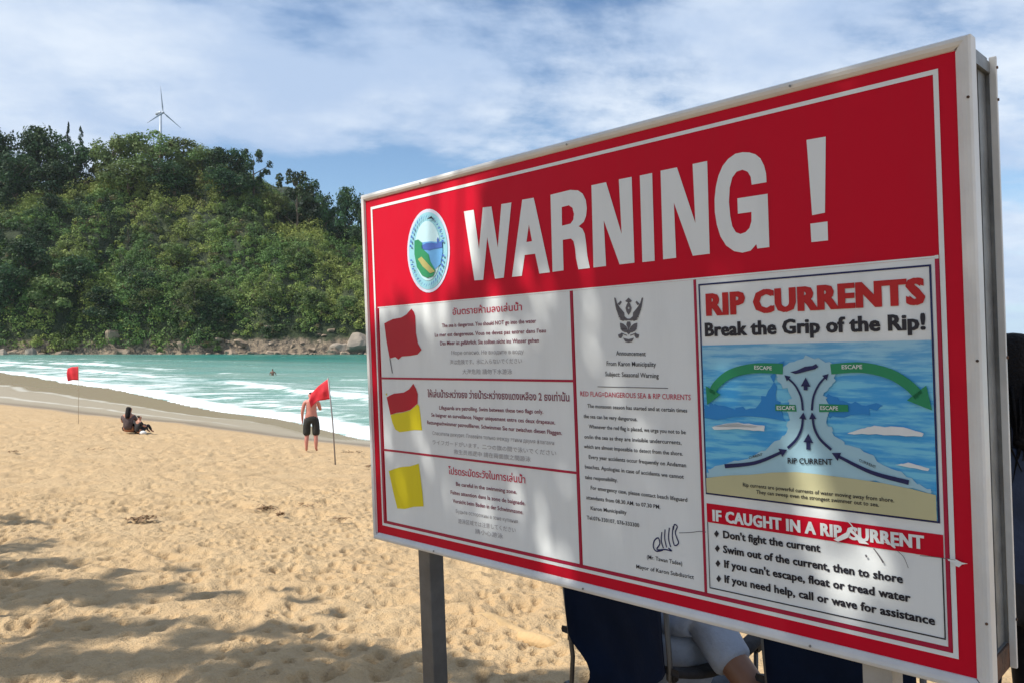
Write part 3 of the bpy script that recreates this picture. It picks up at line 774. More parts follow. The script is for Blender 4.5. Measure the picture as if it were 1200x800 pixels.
# back of the sign: rear frame and side channel
for (u0, u1, v0, v1) in ((0.0, SW + 0.012, 0.012, 0.045), (0.0, SW + 0.012, SH - 0.06, SH - 0.015)):
    box('back_rail', (L(u0, 0)[0], L(u1 - .02, 0)[0], L(0, v1)[1], L(0, v0)[1], -0.140, -0.030), steelM, sign)
box('back_panel', (L(0.0, 0)[0], L(SW - 0.006, 0)[0], L(0, SH - 0.017)[1], L(0, 0.02)[1], -0.147, -0.1405), steelM, sign)
box('channel_flange', (L(SW - 0.005, 0)[0], L(SW + 0.008, 0)[0], L(0, SH - 0.01)[1], L(0, 0.012)[1], -0.147, -0.138), alM, sign, 0.0015)
box('channel_web', (L(SW - 0.034, 0)[0], L(SW - 0.020, 0)[0], L(0, SH - 0.061)[1], L(0, 0.0455)[1], -0.1395, -0.031), darkM, sign)
box('channel_rib', (L(SW - 0.0195, 0)[0], L(SW - 0.012, 0)[0], L(0, SH - 0.061)[1], L(0, 0.0455)[1], -0.1375, -0.085), steelM, sign)
box('rusty_bracket', (L(SW - 0.035, 0)[0], L(SW - 0.004, 0)[0], L(0, SH - 0.012)[1], L(0, SH - 0.0595)[1], -0.1375, -0.0305), rustM, sign)
box('top_bracket', (L(SW - 0.035, 0)[0], L(SW - 0.003, 0)[0], L(0, 0.045)[1], L(0, 0.022)[1], -0.1375, -0.0305), steelM, sign)
for vv in (0.035, 0.10, 0.62, 1.15):
    for zz_, uu in ((-0.142, SW + 0.0085),):
        V, Fq = tube_vf([L(uu - .001, vv, zz_), L(uu + 0.002, vv, zz_)], 0.003, 8); mesh_obj('rivet', V, Fq, rustM, sign)
for vv in (.12, .62, 1.12):
    V, Fq = tube_vf([L(SW - .006, vv, .006), L(SW - .006, vv, .0115)], 0.0028, 8); mesh_obj('rivet', V, Fq, rustM, sign)
for uu in (.35, 1.0, 1.65):
    for vv in (.012, SH - .012):
        V, Fq = tube_vf([L(uu, vv, .008), L(uu, vv, .0125)], 0.0028, 8); mesh_obj('rivet', V, Fq, steelM, sign)
for (u0, v0, u1, v1) in ((SW - .028, .024, SW - .001, .001), (SW - .028, SH - .026, SW - .001, SH - .001), (.001, .001, .018, .024), (.001, SH - .001, .018, SH - .026)):
    V, Fq = tube_vf([L(u0, v0, .0035), L((u0 + u1) / 2, (v0 + v1) / 2, .0095), L(u1, v1, .0045)], .0009, 5); mesh_obj('corner_seam', V, Fq, darkM, sign)
def post(u):
    gx = base + sx * (u - U0); gz = ground(gx.x, gx.y); vend = V0 + (base.z - gz) + 0.35
    V = []; a_, w0, w1 = 0.031, -0.030, -0.093
    b_ = (L(u - a_, 0)[0], L(u + a_, 0)[0], L(0, vend)[1], L(0, 1.2615)[1], w1, w0)
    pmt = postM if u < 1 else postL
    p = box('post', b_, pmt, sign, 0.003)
    box('post', (b_[0] + .002, b_[1] - .002, L(0, 1.24)[1], L(0, 0.05)[1], -0.1385, -0.075), pmt, sign)
    return p
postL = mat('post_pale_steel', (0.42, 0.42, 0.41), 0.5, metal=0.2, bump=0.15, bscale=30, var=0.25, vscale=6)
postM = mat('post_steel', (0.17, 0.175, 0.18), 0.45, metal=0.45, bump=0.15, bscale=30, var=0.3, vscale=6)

# outer white line
P1 = Print(1).ring(0.050, 1.946, 0.050, 1.204, 0.0095); P1.build('border_line', whM, face)
# heading
hd = Print(1)
A_ = dict(sc=7.2727, ox=535, oy=230); B_ = dict(sc=3.3333, ox=640, oy=150)
hd.px([(65, 132), (148, 118), (194, 455), (226, 98), (300, 90), (354, 440), (384, 70), (470, 55), (405, 696), (330, 704), (264, 352), (230, 714), (155, 719)], **A_)
hd.px([(562, 32), (660, 15), (798, 650), (708, 661), (672, 492), (584, 503), (558, 681), (475, 689)], holes=[[(619, 245), (646, 385), (598, 393)]], **A_)
hd.px([(18, 262), (95, 243), (125, 245), (144, 258), (156, 283), (160, 315), (157, 345), (148, 368), (128, 385), (143, 395), (152, 415), (157, 450), (162, 500), (172, 548), (127, 553), (118, 510), (114, 470), (108, 443), (98, 433), (66, 438), (69, 557), (26, 563)],
      holes=[[(62, 310), (90, 303), (104, 313), (110, 338), (107, 360), (96, 375), (63, 383)]], **B_)
hd.px([(178, 225), (235, 213), (296, 415), (285, 202), (335, 192), (346, 527), (288, 534), (226, 362), (235, 540), (186, 546)], **B_)
hd.px([(367, 187), (415, 177), (425, 520), (377, 525)], **B_)
hd.px([(448, 168), (512, 155), (584, 372), (573, 142), (630, 130), (640, 492), (574, 500), (500, 293), (509, 508), (458, 514)], **B_)
hd.px([(862, 213), (860, 178), (852, 148), (838, 120), (818, 104), (795, 97), (768, 96), (740, 102), (712, 122), (690, 150), (674, 188), (664, 230), (659, 280), (660, 330), (668, 380), (682, 425), (704, 460), (735, 482), (768, 488), (800, 480), (822, 455), (826, 472), (873, 466), (866, 258), (748, 276), (750, 336), (803, 329), (803, 365), (795, 392), (780, 408), (760, 415), (742, 408), (728, 385), (720, 345), (715, 290), (718, 235), (728, 195), (745, 172), (768, 164), (788, 172), (800, 192), (804, 223)], **B_)
hd.px([(1018, 48), (1093, 35), (1090, 332), (1040, 342)], **B_).px([(1033, 375), (1100, 366), (1102, 440), (1037, 447)], **B_)
hd.build('heading_lettering', whM, face)

# round emblem
em_ring = paint('emblem_blue', (0.30, 0.62, 0.72)); em_edge = paint('emblem_edge', (0.66, 0.66, 0.80)); em_sky = paint('emblem_sky', (0.55, 0.80, 0.88))
em_sea = paint('emblem_sea', (0.14, 0.40, 0.75)); em_hill = paint('emblem_hills', (0.07, 0.15, 0.50)); em_green = paint('emblem_green', (0.03, 0.28, 0.12)); em_tan = paint('emblem_tan', (0.45, 0.42, 0.15))
def ell(cu_, cv_, ru, rv, n_=40): return [(cu_ + ru * math.cos(2 * math.pi * i / n_), cv_ + rv * math.sin(2 * math.pi * i / n_)) for i in range(n_)]
ecu, ecv = 0.367, 0.2415
em = Print(1).poly(ell(ecu, ecv, .112, .140)).build('emblem', em_edge, face)
emp = em
Print(2).poly(ell(ecu, ecv, .102, .129)).build('emblem_band', em_ring, emp)
Print(3).poly(ell(ecu, ecv, .068, .100)).build('emblem_sky', em_sky, emp)
Q = dict(sc=6.957, ox=470, oy=235)
Print(4).px([(175, 345), (250, 335), (300, 340), (345, 330), (348, 420), (330, 520), (290, 560), (240, 540), (180, 420)], **Q).build('emblem_sea', em_sea, emp)
Print(5).px([(175, 372), (215, 350), (260, 345), (300, 352), (345, 335), (346, 385), (290, 395), (240, 408), (180, 398)], **Q).px([(303, 320), (312, 300), (318, 320), (318, 345), (303, 345)], **Q).build('emblem_hills', em_hill, emp)
Print(5).px([(120, 330), (150, 320), (180, 345), (190, 400), (235, 440), (250, 500), (290, 570), (270, 620), (225, 632), (180, 610), (140, 545), (120, 440)], **Q).build('emblem_land', em_green, emp)
Print(6).px([(150, 480), (180, 460), (235, 520), (290, 580), (250, 595), (190, 540)], **Q).build('emblem_path', em_tan, emp)
g_ = Print(6)
for i in range(44):
    a_ = 2 * math.pi * (i + .5) / 44
    if abs(math.sin(a_)) < 0.10: continue
    c_ = (ecu + .085 * math.cos(a_), ecv + .1145 * math.sin(a_)); tx_ = (-math.sin(a_), math.cos(a_)); no_ = (math.cos(a_), math.sin(a_)); s1, s2 = (.0040 if i % 3 else .0055), (.0075 if i % 2 else .006)
    g_.poly([(c_[0] - tx_[0] * s1 - no_[0] * s2, c_[1] - tx_[1] * s1 - no_[1] * s2), (c_[0] + tx_[0] * s1 * .2, c_[1] + tx_[1] * s1), (c_[0] + tx_[0] * s1 + no_[0] * s2, c_[1] + tx_[1] * s1 + no_[1] * s2), (c_[0] - tx_[0] * s1 * .4 + no_[0] * s2, c_[1] - tx_[1] * s1 * .4)])
g_.build('emblem_lettering', em_hill, emp)
Print(7).px([(225, 155), (262, 130), (290, 165), (262, 150)], **Q).build('emblem_bird', blackM, emp)

# panels ------------------------------------------------------------
Z5 = dict(sc=4.8, ox=430, oy=340); Z6 = dict(sc=4.0, ox=430, oy=480); Z7 = dict(sc=4.2105, ox=670, oy=330); ZB = dict(sc=4.447, ox=676, oy=440)
pan = [Print(1).rect(0.079, 0.983, 0.418, 0.666).build('notice_panel', whM, sign, 'white notice panel with a plain red flag'),
       Print(1).rect(0.079, 0.983, 0.673, 0.924).build('notice_panel', whM, sign, 'white notice panel with a red and yellow flag'),
       Print(1).rect(0.079, 0.983, 0.931, 1.184).build('notice_panel', whM, sign, 'white notice panel with a yellow flag')]
ann = Print(1).rect(0.995, 1.383, 0.418, 1.184).build('announcement_panel', whM, sign)
rp = Print(1).rect(1.3895, 1.928, 0.418, 1.184).build('rip_current_poster', whM, sign)
dv = Print(2); dv.rect(0.0735, 1.3895, 0.6665, 0.6725) if False else None
dv.rect(0.0735, 0.9855, 0.6660, 0.6730).rect(0.0735, 0.9855, 0.9240, 0.9310).rect(0.9855, 0.9925, 0.418, 1.186).rect(1.3825, 1.3890, 0.418, 1.186)
dv.rect(0.0735, 1.934, 1.1845, 1.1935).rect(1.9285, 1.9355, 0.420, 1.1844).rect(0.0595, 0.072, 0.418, 1.194)
dv.build('panel_divider', darkredM, face)
wl = Print(2).rect(0.0725, 1.934, 0.4140, 0.4178).rect(1.9285, 1.9355, 0.4130, 0.4198); wl.build('panel_edge_line', whM, face)

grey2 = paint('print_faded', (0.42, 0.41, 0.43), dirt=.1)
def lines(parent, m, items, h, bold=0.0, name='lettering'):
    p = Print(2)
    for body, a, b_, Z in items: p.text(body, a, b_, h, bold, **Z)
    return p.build(name, m, parent)
lines(pan[0], txtredM, [('อันตรายห้ามลงเล่นน้ำ', (485, 140), (875, 114), Z5)], 0.021, 0.012, 'thai_heading')
lines(pan[0], txtdarkM, [('The sea is dangerous. You should NOT go into the water', (425, 210), (955, 184), Z5), ("La mer est dangereuse. Vous ne devez pas entrer dans l'eau", (385, 262), (1010, 238), Z5), ('Das Meer ist gefährlich. Sie sollten nicht ins Wasser gehen', (415, 308), (970, 292), Z5)], 0.0125, 0.012)
lines(pan[0], grey2, [('Море опасно. Не входите в воду', (478, 362), (885, 355), Z5), ('海は危険です。水に入らないでください', (470, 415), (875, 408), Z5), ('大海危险 請勿下水游泳', (540, 468), (820, 468), Z5)], 0.0125, 0.006, 'faded_lettering')
lines(pan[1], txtdarkM, [('ให้เล่นน้ำระหว่างธง ว่ายน้ำระหว่างธงแดงเหลือง 2 ธงเท่านั้น', (345, 598), (1142, 622), Z5)], 0.022, 0.014, 'thai_heading')
lines(pan[1], txtdarkM, [('Lifeguards are patrolling. Swim between these two flags only.', (410, 668), (995, 692), Z5), ('Se baigner en surveillance. Nager uniquement entre ces deux drapeaux.', (365, 708), (1062, 752), Z5), ('Rettungsschwimmer patrouillieren. Schwimmen Sie nur zwischen diesen Flaggen.', (285, 65), (917, 116), Z6)], 0.0125, 0.012)
lines(pan[1], grey2, [('Спасатели дежурят. Плавайте только между этими двумя флагами', (310, 115), (880, 163), Z6), ('ライフガードがいます。二つの旗の間で泳いでください', (310, 158), (890, 212), Z6), ('救生员巡逻中 請在兩面旗之間游泳', (410, 203), (770, 240), Z6)], 0.012, 0.006, 'faded_lettering')
lines(pan[2], txtredM, [('โปรดระมัดระวังในการเล่นน้ำ', (385, 298), (745, 342), Z6)], 0.022, 0.014, 'thai_heading')
lines(pan[2], txtdarkM, [('Be careful in the swimming zone.', (420, 353), (705, 392), Z6), ('Faites attention dans la zone de baignade.', (395, 392), (745, 445), Z6), ('Vorsicht beim Baden in der Schwimmzone.', (405, 432), (735, 487), Z6)], 0.0125, 0.012)
lines(pan[2], grey2, [('Будьте осторожны в зоне купания', (420, 480), (710, 530), Z6), ('遊泳区域では注意してください', (430, 527), (700, 572), Z6), ('請小心游泳', (510, 575), (640, 600), Z6)], 0.012, 0.004, 'faded_lettering')
lines(ann, blackM, [('Announcement', (222, 362), (368, 366), Z7), ('From Karon Municipality', (175, 413), (418, 418), Z7), ('Subject: Seasonal Warning', (168, 464), (432, 474), Z7)], 0.0125, 0.008, 'title_lettering')
Print(2).stroke([uv(670 + 130 / 4.21, 330 + 516 / 4.21), uv(670 + 478 / 4.21, 330 + 524 / 4.21)], .002).build('rule_line', greyM, ann)
lines(ann, txtredM, [('RED FLAG=DANGEROUS SEA & RIP CURRENTS', (45, 562), (590, 582), Z7)], 0.0135, 0.006, 'red_lettering')
lines(ann, blackM, [('The monsoon season has started and at certain times', (58, 165), (578, 190), ZB), ('the sea can be very dangerous.', (38, 218), (318, 235), ZB), ('Whenever the red flag is placed, we urge you not to be', (65, 272), (570, 303), ZB),
    ('on/in the sea as they are invisible undercurrents,', (42, 325), (548, 357), ZB), ('which are almost impossible to detect from the shore.', (40, 375), (555, 415), ZB), ('Every year accidents occur frequently on Andaman', (65, 430), (572, 475), ZB),
    ('beaches. Apologies in case of accidents we cannot', (45, 480), (560, 535), ZB), ('take responsibility.', (45, 535), (215, 552), ZB), ('For emergency case, please contact beach lifeguard', (75, 590), (578, 655), ZB),
    ('attendants from 08.30 AM. to 07.30 PM.', (52, 640), (438, 692), ZB), ('Karon Municipality', (75, 697), (262, 720), ZB), ('Tel.076-330107, 076-333300', (55, 745), (328, 787), ZB)], 0.0105, 0.010)
Z8 = dict(sc=4.0, ox=670, oy=500)
lines(ann, blackM, [('(Mr. Tawan Tadee)', (355, 615), (520, 647), Z8), ('Mayor of Karon Subdistrict', (305, 660), (575, 711), Z8)], 0.0105, 0.008, 'signatory_lettering')
sg = Print(2); z8 = lambda P: [uv(670 + x / 4, 500 + y / 4) for x, y in P]
sg.stroke(z8([(430, 575), (400, 580), (385, 560), (390, 530), (408, 518), (415, 545), (402, 572), (440, 572), (470, 578), (455, 565)]), .0035)
for P in ([(425, 490), (422, 530), (432, 566)], [(440, 478), (438, 520), (447, 562)], [(460, 470), (456, 520), (466, 560)], [(478, 462), (474, 510), (484, 552), (503, 542), (494, 515), (488, 490), (497, 465), (484, 455), (478, 480)]): sg.stroke(z8(P), .0032)
sg.build('signature', navyM, ann)
Print(2).stroke(z8([(505, 494), (560, 492), (600, 487), (632, 490)]), .0016).build('scratch', greyM, ann)
# crest of the province office: winged figure
cr = Print(2); zc = dict(sc=6.66, ox=700, oy=340)
def mir(P): return [(496 - x, y) for x, y in P][::-1]
for P in ([(135, 60), (146, 62), (158, 105), (182, 140), (214, 178), (218, 240), (190, 232), (166, 195), (146, 130)], [(160, 110), (185, 85), (195, 95), (178, 120)], [(216, 205), (236, 222), (248, 224), (248, 236), (226, 240), (208, 226)],
          [(180, 255), (205, 262), (232, 285), (244, 330), (220, 330), (196, 318), (182, 290)], [(165, 348), (195, 335), (204, 352), (190, 376), (172, 372)], [(205, 372), (248, 382), (248, 408), (222, 402)]):
    cr.px(P, **zc); cr.px(mir(P), **zc)
cr.px([(248, 88), (262, 112), (272, 140), (264, 172), (248, 196), (232, 172), (224, 140), (234, 112)], holes=[[(248, 130), (256, 142), (248, 152), (240, 142)]], **zc)
cr.px([(236, 246), (260, 246), (266, 270), (252, 300), (264, 330), (248, 348), (232, 330), (244, 300), (230, 270)], **zc)
for (x0, y0, x1, y1) in ((150, 150, 196, 178), (152, 128, 186, 150), (148, 108, 172, 124), (168, 205, 206, 214), (176, 222, 210, 236), (184, 300, 240, 296), (190, 332, 236, 350)):
    for q_ in ([(x0, y0), (x1, y1), (x1 - 2, y1 + 7), (x0 + 3, y0 + 9)],): cr.px(q_, **zc); cr.px(mir(q_), **zc)
cr.px([(222, 86), (248, 60), (274, 86), (262, 96), (234, 96)], **zc)
cr.build('crest', greyM, ann)

# flag pictures
zf1 = dict(sc=8.423, ox=440, oy=355); zf2 = dict(sc=8.0, ox=440, oy=440)
fp = Print(2).px([(92, 203), (130, 182), (180, 160), (260, 145), (310, 115), (360, 58), (385, 90), (397, 130), (402, 220), (405, 300), (425, 400), (460, 460), (420, 505), (350, 518), (265, 525), (232, 555), (200, 530), (145, 545), (115, 380)], **zf1)
fp.build('flag_picture', flagredM, pan[0])
fpo = Print(2).px([(143, 545), (150, 545), (176, 688), (168, 690)], **zf1); fpo.build('flagpole_picture', greyM, pan[0])
Print(2).px([(110, 200), (145, 180), (180, 165), (230, 160), (270, 155), (320, 125), (360, 72), (385, 120), (402, 170), (400, 258), (330, 318), (260, 338), (200, 345), (145, 363), (125, 270)], **zf2).build('flag_picture', flagredM, pan[1])
Print(2).px([(145, 366), (200, 349), (260, 342), (330, 322), (402, 262), (416, 285), (428, 380), (442, 508), (370, 505), (280, 520), (230, 525), (190, 500), (165, 440)], **zf2).px([(112, 160), (98, 170), (110, 185)], **zf2).build('flag_picture', yelM, pan[1])
Print(2).px([(105, 285), (130, 275), (160, 266), (205, 262), (245, 250), (252, 300), (262, 380), (268, 450), (220, 452), (180, 462), (145, 460), (125, 380)], **Z6).build('flag_picture', yelM, pan[2])

# poster -------------------------------------------------------------
PA = dict(sc=4.0, ox=810, oy=300); PB = dict(sc=3.5294, ox=810, oy=480); PC = dict(sc=3.0769, ox=810, oy=580)
Print(2).ring(1.396, 1.9215, 0.430, 0.941, 0.004).build('poster_border', navyM, rp)
Print(2).heavy('RIP CURRENTS', (78, 277), (1092, 222), 0.050, 0.02, d=.0032, spacing=1.08, **PA).build('poster_title', riptxtM, rp)
Print(2).heavy('Break the Grip of the Rip!', (70, 375), (1098, 343), 0.0315, 0.015, d=.0015, spacing=1.04, **PA).build('poster_subtitle', blackM, rp)
seaP = bpy.data.materials.new('printed_sea'); seaP.use_nodes = True
t = NT(seaP.node_tree); b = seaP.node_tree.nodes['Principled BSDF']
oc = t.n('ShaderNodeTexCoord').outputs['Object']
hgt = t.n('ShaderNodeSeparateXYZ', {0: oc}).outputs[1]
st = t.n('ShaderNodeMapping', {0: oc, 3: (2.6, 22, 1)}).outputs[0]
f = t.ramp(t.noise(st, 3.0, 5, 0.6), 0.40, 0.60)
lo = t.mix(f, (0.03, 0.36, 0.78), (0.17, 0.60, 0.86)); hi = t.mix(f, (0.15, 0.42, 0.64), (0.38, 0.60, 0.75))
yt = V0 - 0.60
g1 = t.ramp(t.math('MULTIPLY', t.math('SUBTRACT', hgt, yt - .14), 4.0), 0.2, 0.9)
t.l(t.mix(g1, lo, hi), b.inputs['Base Color']); b.inputs['Roughness'].default_value = .35
pic = Print(2).px([(62, 418), (1130, 385), (1150, 760), (1020 * 4 / 3.5294, 760), (66, 760)], **PA)
pic = Print(2); (ua, va) = uv(825, 404.5)
pic.rect(1.4003, 1.9172, va, 0.9366).build('poster_sea', seaP, rp)
sandP = paint('printed_sand', (0.56, 0.54, 0.32)); foamP = paint('printed_foam', (0.38, 0.62, 0.74)); ltP = paint('printed_spray', (0.45, 0.62, 0.72)); dkP = paint('printed_deep', (0.025, 0.26, 0.66))
def cl_(P):  # keep within the picture
    return [(min(max(u, 1.4008), 1.9167), min(max(v, va + .001), 0.9361)) for u, v in P]
rj = random.Random(3)
def jag(P, Z, a_=0.004, sub=5):
    Q_ = [uv(Z['ox'] + x / Z['sc'], Z['oy'] + y / Z['sc']) for x, y in P]; O = []
    for i in range(len(Q_)):
        p, q_ = Q_[i], Q_[(i + 1) % len(Q_)]
        for k in range(sub):
            t_ = k / sub; O.append((p[0] + (q_[0] - p[0]) * t_ + rj.uniform(-a_, a_), p[1] + (q_[1] - p[1]) * t_ + rj.uniform(-a_, a_)))
    return cl_(O)
for P, Z in (([(380, 560), (430, 490), (360, 640), (300, 700), (200, 720), (110, 680), (60, 700), (60, 760), (440, 760), (420, 690)], PA), ([(640, 640), (740, 690), (900, 700), (820, 740), (660, 760), (620, 720)], PA)):
    Print(3).poly(jag(P, Z, .006)).build('printed_deep_water', dkP, rp)
s_ = Print(4)
s_.poly(jag([(66, 275), (80, 240), (150, 222), (290, 170), (370, 125), (405, 60), (420, 10), (430, -30), (430, -60), (480, -60), (560, -60), (580, -10), (560, 40), (590, 90), (645, 140), (780, 205), (890, 275), (1000, 330), (1000, 345), (800, 300), (600, 275), (430, 262), (250, 270)], PB, .0045))
s_.z += .0003; s_.poly(jag([(470, 800), (455, 700), (475, 645), (420, 590), (400, 560), (450, 500), (540, 470), (640, 490), (690, 545), (670, 600), (620, 650), (640, 700), (640, 800)], PA, .0045))
s_.build('printed_foam', foamP, rp)
for P, Z in (([(90, 68), (140, 55), (200, 50), (310, 65), (305, 85), (200, 78), (100, 80)], PB), ([(650, 97), (700, 80), (760, 65), (880, 70), (965, 95), (960, 110), (800, 100)], PB), ([(850, 225), (900, 215), (990, 240), (985, 248)], PB), ([(110, 795), (200, 780), (340, 795), (300, 800)], PA)):
    Print(5).poly(jag(P, Z, .0012)).build('printed_wave_crest', whM, rp)
sp_ = Print(5).poly(cl_([uv(810 + x / 3.5294, 480 + y / 3.5294) for x, y in [(64, 278), (160, 268), (250, 265), (340, 256), (440, 254), (520, 262), (600, 272), (700, 285), (800, 300), (920, 325), (1022, 350), (1030, 460), (66, 350)]])); sp_.build('printed_sand', sandP, rp)
pa = lambda P: [uv(810 + x / 4, 300 + y / 4) for x, y in P]; pb = lambda P: [uv(810 + x / 3.5294, 480 + y / 3.5294) for x, y in P]
Print(5).stroke(pa([(435, 527), (300, 524), (190, 550), (125, 600), (103, 640)]), .024, .017, .040).build('escape_arrow', grnM, rp)
Print(5).stroke(pa([(660, 528), (800, 520), (930, 548), (1020, 600), (1075, 655)]), .022, .020, .044).build('escape_arrow', grnM, rp)
Print(5).px([(400, 692), (495, 694), (500, 726), (400, 722)], **PA).build('escape_tag', grnM, rp)
Print(5).px([(605, 690), (740, 694), (742, 726), (605, 728)], **PA).build('escape_tag', grnM, rp)
et = Print(6)
for a_, b_ in (((303, 528), (385, 532)), ((712, 527), (808, 526)), ((408, 717), (492, 717)), ((612, 717), (695, 719))): et.text('ESCAPE', a_, b_, 0.0085, 0.015, **PA)
et.build('escape_lettering', whM, rp)
for P_, a_, b_, c_ in ((pa([(530, 720), (522, 660), (495, 605), (460, 570)]), .005, .004, .013), (pa([(572, 720), (580, 655), (605, 600), (635, 565)]), .005, .004, .013),
    (pb([(405, 155), (440, 120), (462, 75), (468, 30)]), .006, .005, .015), (pb([(585, 162), (540, 120), (516, 75), (508, 30)]), .006, .005, .015),
    (pb([(145, 230), (270, 216), (380, 172)]), .010, .006, .018), (pb([(905, 297), (750, 255), (612, 188)]), .010, .006, .018),
    (pa([(543, 626), (543, 600)]), .009, .009, .020), (pb([(490, 162), (490, 125)]), .009, .009, .020)):
    Print(6).stroke(P_, a_, b_, c_).build('current_arrow', navyM, rp)
Print(6).px([(470, 541), (500, 534), (540, 516), (575, 512), (592, 503), (602, 518), (585, 528), (560, 534), (520, 545), (495, 550)], **PA).build('swimmer_picture', navyM, rp)
Print(6).text('RIP CURRENT', (405, 218), (590, 224), 0.0125, 0.02, **PB).build('rip_lettering', blackM, rp)
Print(6).text('CURRENT', (245, 200), (300, 186), 0.006, 0.01, **PB).build('current_lettering', blackM, rp)
Print(6).text('CURRENT', (700, 210), (770, 240), 0.006, 0.01, **PB).build('current_lettering', blackM, rp)
Print(6).text('Rip currents are powerful currents of water moving away from shore.', (220, 313), (845, 379), 0.0088, 0.012, **PB).text('They can sweep even the strongest swimmer out to sea.', (275, 343), (782, 397), 0.0088, 0.012, **PB).build('caption_lettering', blackM, rp)
bar = Print(2).rect(1.397, 1.926, 0.963, 1.009).build('advice_bar', redM, rp)
Print(3).heavy('IF CAUGHT IN A RIP CURRENT', (94, 455), (964, 572), 0.0262, 0.015, d=.0014, spacing=1.06, **PB).build('advice_heading', whM, rp)
bx_ = Print(2).rect(1.397, 1.399, 1.0092, 1.168).rect(1.922, 1.9245, 1.0092, 1.168).rect(1.397, 1.9245, 1.1682, 1.171); bx_.build('advice_box_border', blackM, rp)
ad = Print(2)
for body, a_, b_, dm in (("Don't fight the current", (118, 152), (467, 203), (93, 137)), ('Swim out of the current, then to shore', (118, 205), (764, 315), (96, 190)), ("If you can't escape, float or tread water", (122, 258), (792, 383), (98, 244)), ('If you need help, call or wave for assistance', (123, 312), (880, 466), (101, 299))):
    ad.heavy(body, a_, b_, 0.0178, 0.012, d=.0007, spacing=1.03, **PC); x, y = dm
    ad.px([(x, y - 13), (x + 9, y), (x, y + 13), (x - 9, y)], **PC)
ad.build('advice_lettering', blackM, rp)
# scuffs: scraped white paint over the bar
sc_ = Print(5); pd = lambda P: [uv(900 + x / 4.8, 560 + y / 4.8) for x, y in P]
sc_.poly(pd([(375, 340), (420, 315), (455, 295), (470, 275), (505, 310), (535, 335), (575, 368), (520, 360), (495, 320), (470, 300), (455, 330), (400, 352)]))
sc_.stroke(pd([(455, 238), (475, 258), (500, 300)]), .0022).stroke(pd([(700, 352), (720, 385), (700, 372)]), .003).stroke(pd([(640, 345), (700, 372)]), .0015)
sc_.build('scuff_mark', whM, rp, 'scraped pale scuff across the red bar')
sc_ = Print(5); sc_.poly(pd([(1015, 450), (1050, 445), (1070, 455), (1095, 468), (1130, 475), (1095, 480), (1080, 495), (1060, 488), (1050, 470), (1020, 458)]))
sc_.build('scuff_mark', whM, rp, 'pale scuff on the right border')
sd = Print(5).stroke(pd([(600, 390), (630, 430), (655, 470)]), .0022, .004).stroke(pd([(735, 405), (770, 440), (795, 500)]), .0012).stroke(pd([(555, 425), (562, 440)]), .004).stroke(pd([(860, 430), (960, 440), (1060, 455)]), .0012)
sd.build('scratch', greyM, rp)

post(0.244); post(1.777)

# ------------------------------------------------------------------ people
def skin(name, J, E_, m, parent, sub=2, root=0):
    """continuous body: J = [(x,y,z,rx[,ry])], E_ = edges"""
    me = bpy.data.meshes.new(name); me.from_pydata([j[:3] for j in J], E_, []); o = link(name, me)
    md = o.modifiers.new('s', 'SKIN'); md.use_smooth_shade = True
    sv = me.skin_vertices[0].data
    for i, j in enumerate(J):
        sv[i].radius = (j[3], j[4] if len(j) > 4 else j[3]); sv[i].use_root = (i == root)
    m2 = o.modifiers.new('b', 'SUBSURF'); m2.levels = sub; m2.render_levels = sub
    dg = bpy.context.evaluated_depsgraph_get(); ne = bpy.data.meshes.new_from_object(o.evaluated_get(dg))
    bpy.data.objects.remove(o); bpy.data.meshes.remove(me)
    ne.materials.clear(); ne.materials.append(m); ne.polygons.foreach_set('use_smooth', [True] * len(ne.polygons))
    r_ = link(name, ne, parent); r_.data.name = name
    return r_

def hand(J, E_, wrist, d, side, up, s=1.0, curl=0.35):
    """palm and five fingers growing from the wrist joint"""
    w_ = Vector(J[wrist][:3]); d = Vector(d).normalized(); side = Vector(side).normalized(); dn = -Vector(up).normalized()
    J.append(tuple(w_ + d * .055 * s) + (.020 * s, .036 * s)); pm_ = len(J) - 1; E_.append((wrist, pm_))
    for k, (o_, ln) in enumerate(((-.030, .060), (-.010, .072), (.010, .068), (.029, .054))):
        a_ = w_ + d * .085 * s + side * o_ * s; b_ = a_ + (d + dn * curl * .5).normalized() * ln * .5 * s; c_ = b_ + (d + dn * curl * 1.6).normalized() * ln * .55 * s
        for q_, r_ in ((a_, .0105), (b_, .0085), (c_, .0065)): J.append(tuple(q_) + (r_ * s, r_ * s))
        n_ = len(J); E_ += [(pm_, n_ - 3), (n_ - 3, n_ - 2), (n_ - 2, n_ - 1)]
    a_ = w_ + d * .03 * s - side * .03 * s; b_ = a_ + (d * .7 - side).normalized() * .035 * s; c_ = b_ + (d + dn * .3).normalized() * .030 * s
    for q_, r_ in ((a_, .013), (b_, .010), (c_, .008)): J.append(tuple(q_) + (r_ * s, r_ * s))
    n_ = len(J); E_ += [(wrist, n_ - 3), (n_ - 3, n_ - 2), (n_ - 2, n_ - 1)]

def head_feats(J, E_, hi, fwd, right, s=1.0):
    h = Vector(J[hi][:3]); f_ = Vector(fwd).normalized(); r_ = Vector(right).normalized()
    for q_, rd in ((h + f_ * .098 * s + Vector((0, 0, -.012)), .014), (h + r_ * .082 * s, .016), (h - r_ * .082 * s, .016)):
        J.append(tuple(q_) + (rd * s, rd * s)); E_.append((hi, len(J) - 1))

skinA = mat('skin_tan', (0.42, 0.20, 0.13), 0.55, var=0.12, vscale=6); skinB = mat('skin_brown', (0.20, 0.095, 0.055), 0.5, var=0.15, vscale=12, bump=.1, bscale=60)
skinP = mat('skin_sunburnt', (0.55, 0.22, 0.17), 0.55, var=0.15, vscale=5)
hairM = mat('black_hair', (0.006, 0.005, 0.006), 0.6, spec=.2, bump=0.9, bscale=90)
def cloth(name, col, var=.3): return mat(name, col, 0.85, bump=0.5, bscale=14, var=var, vscale=10)

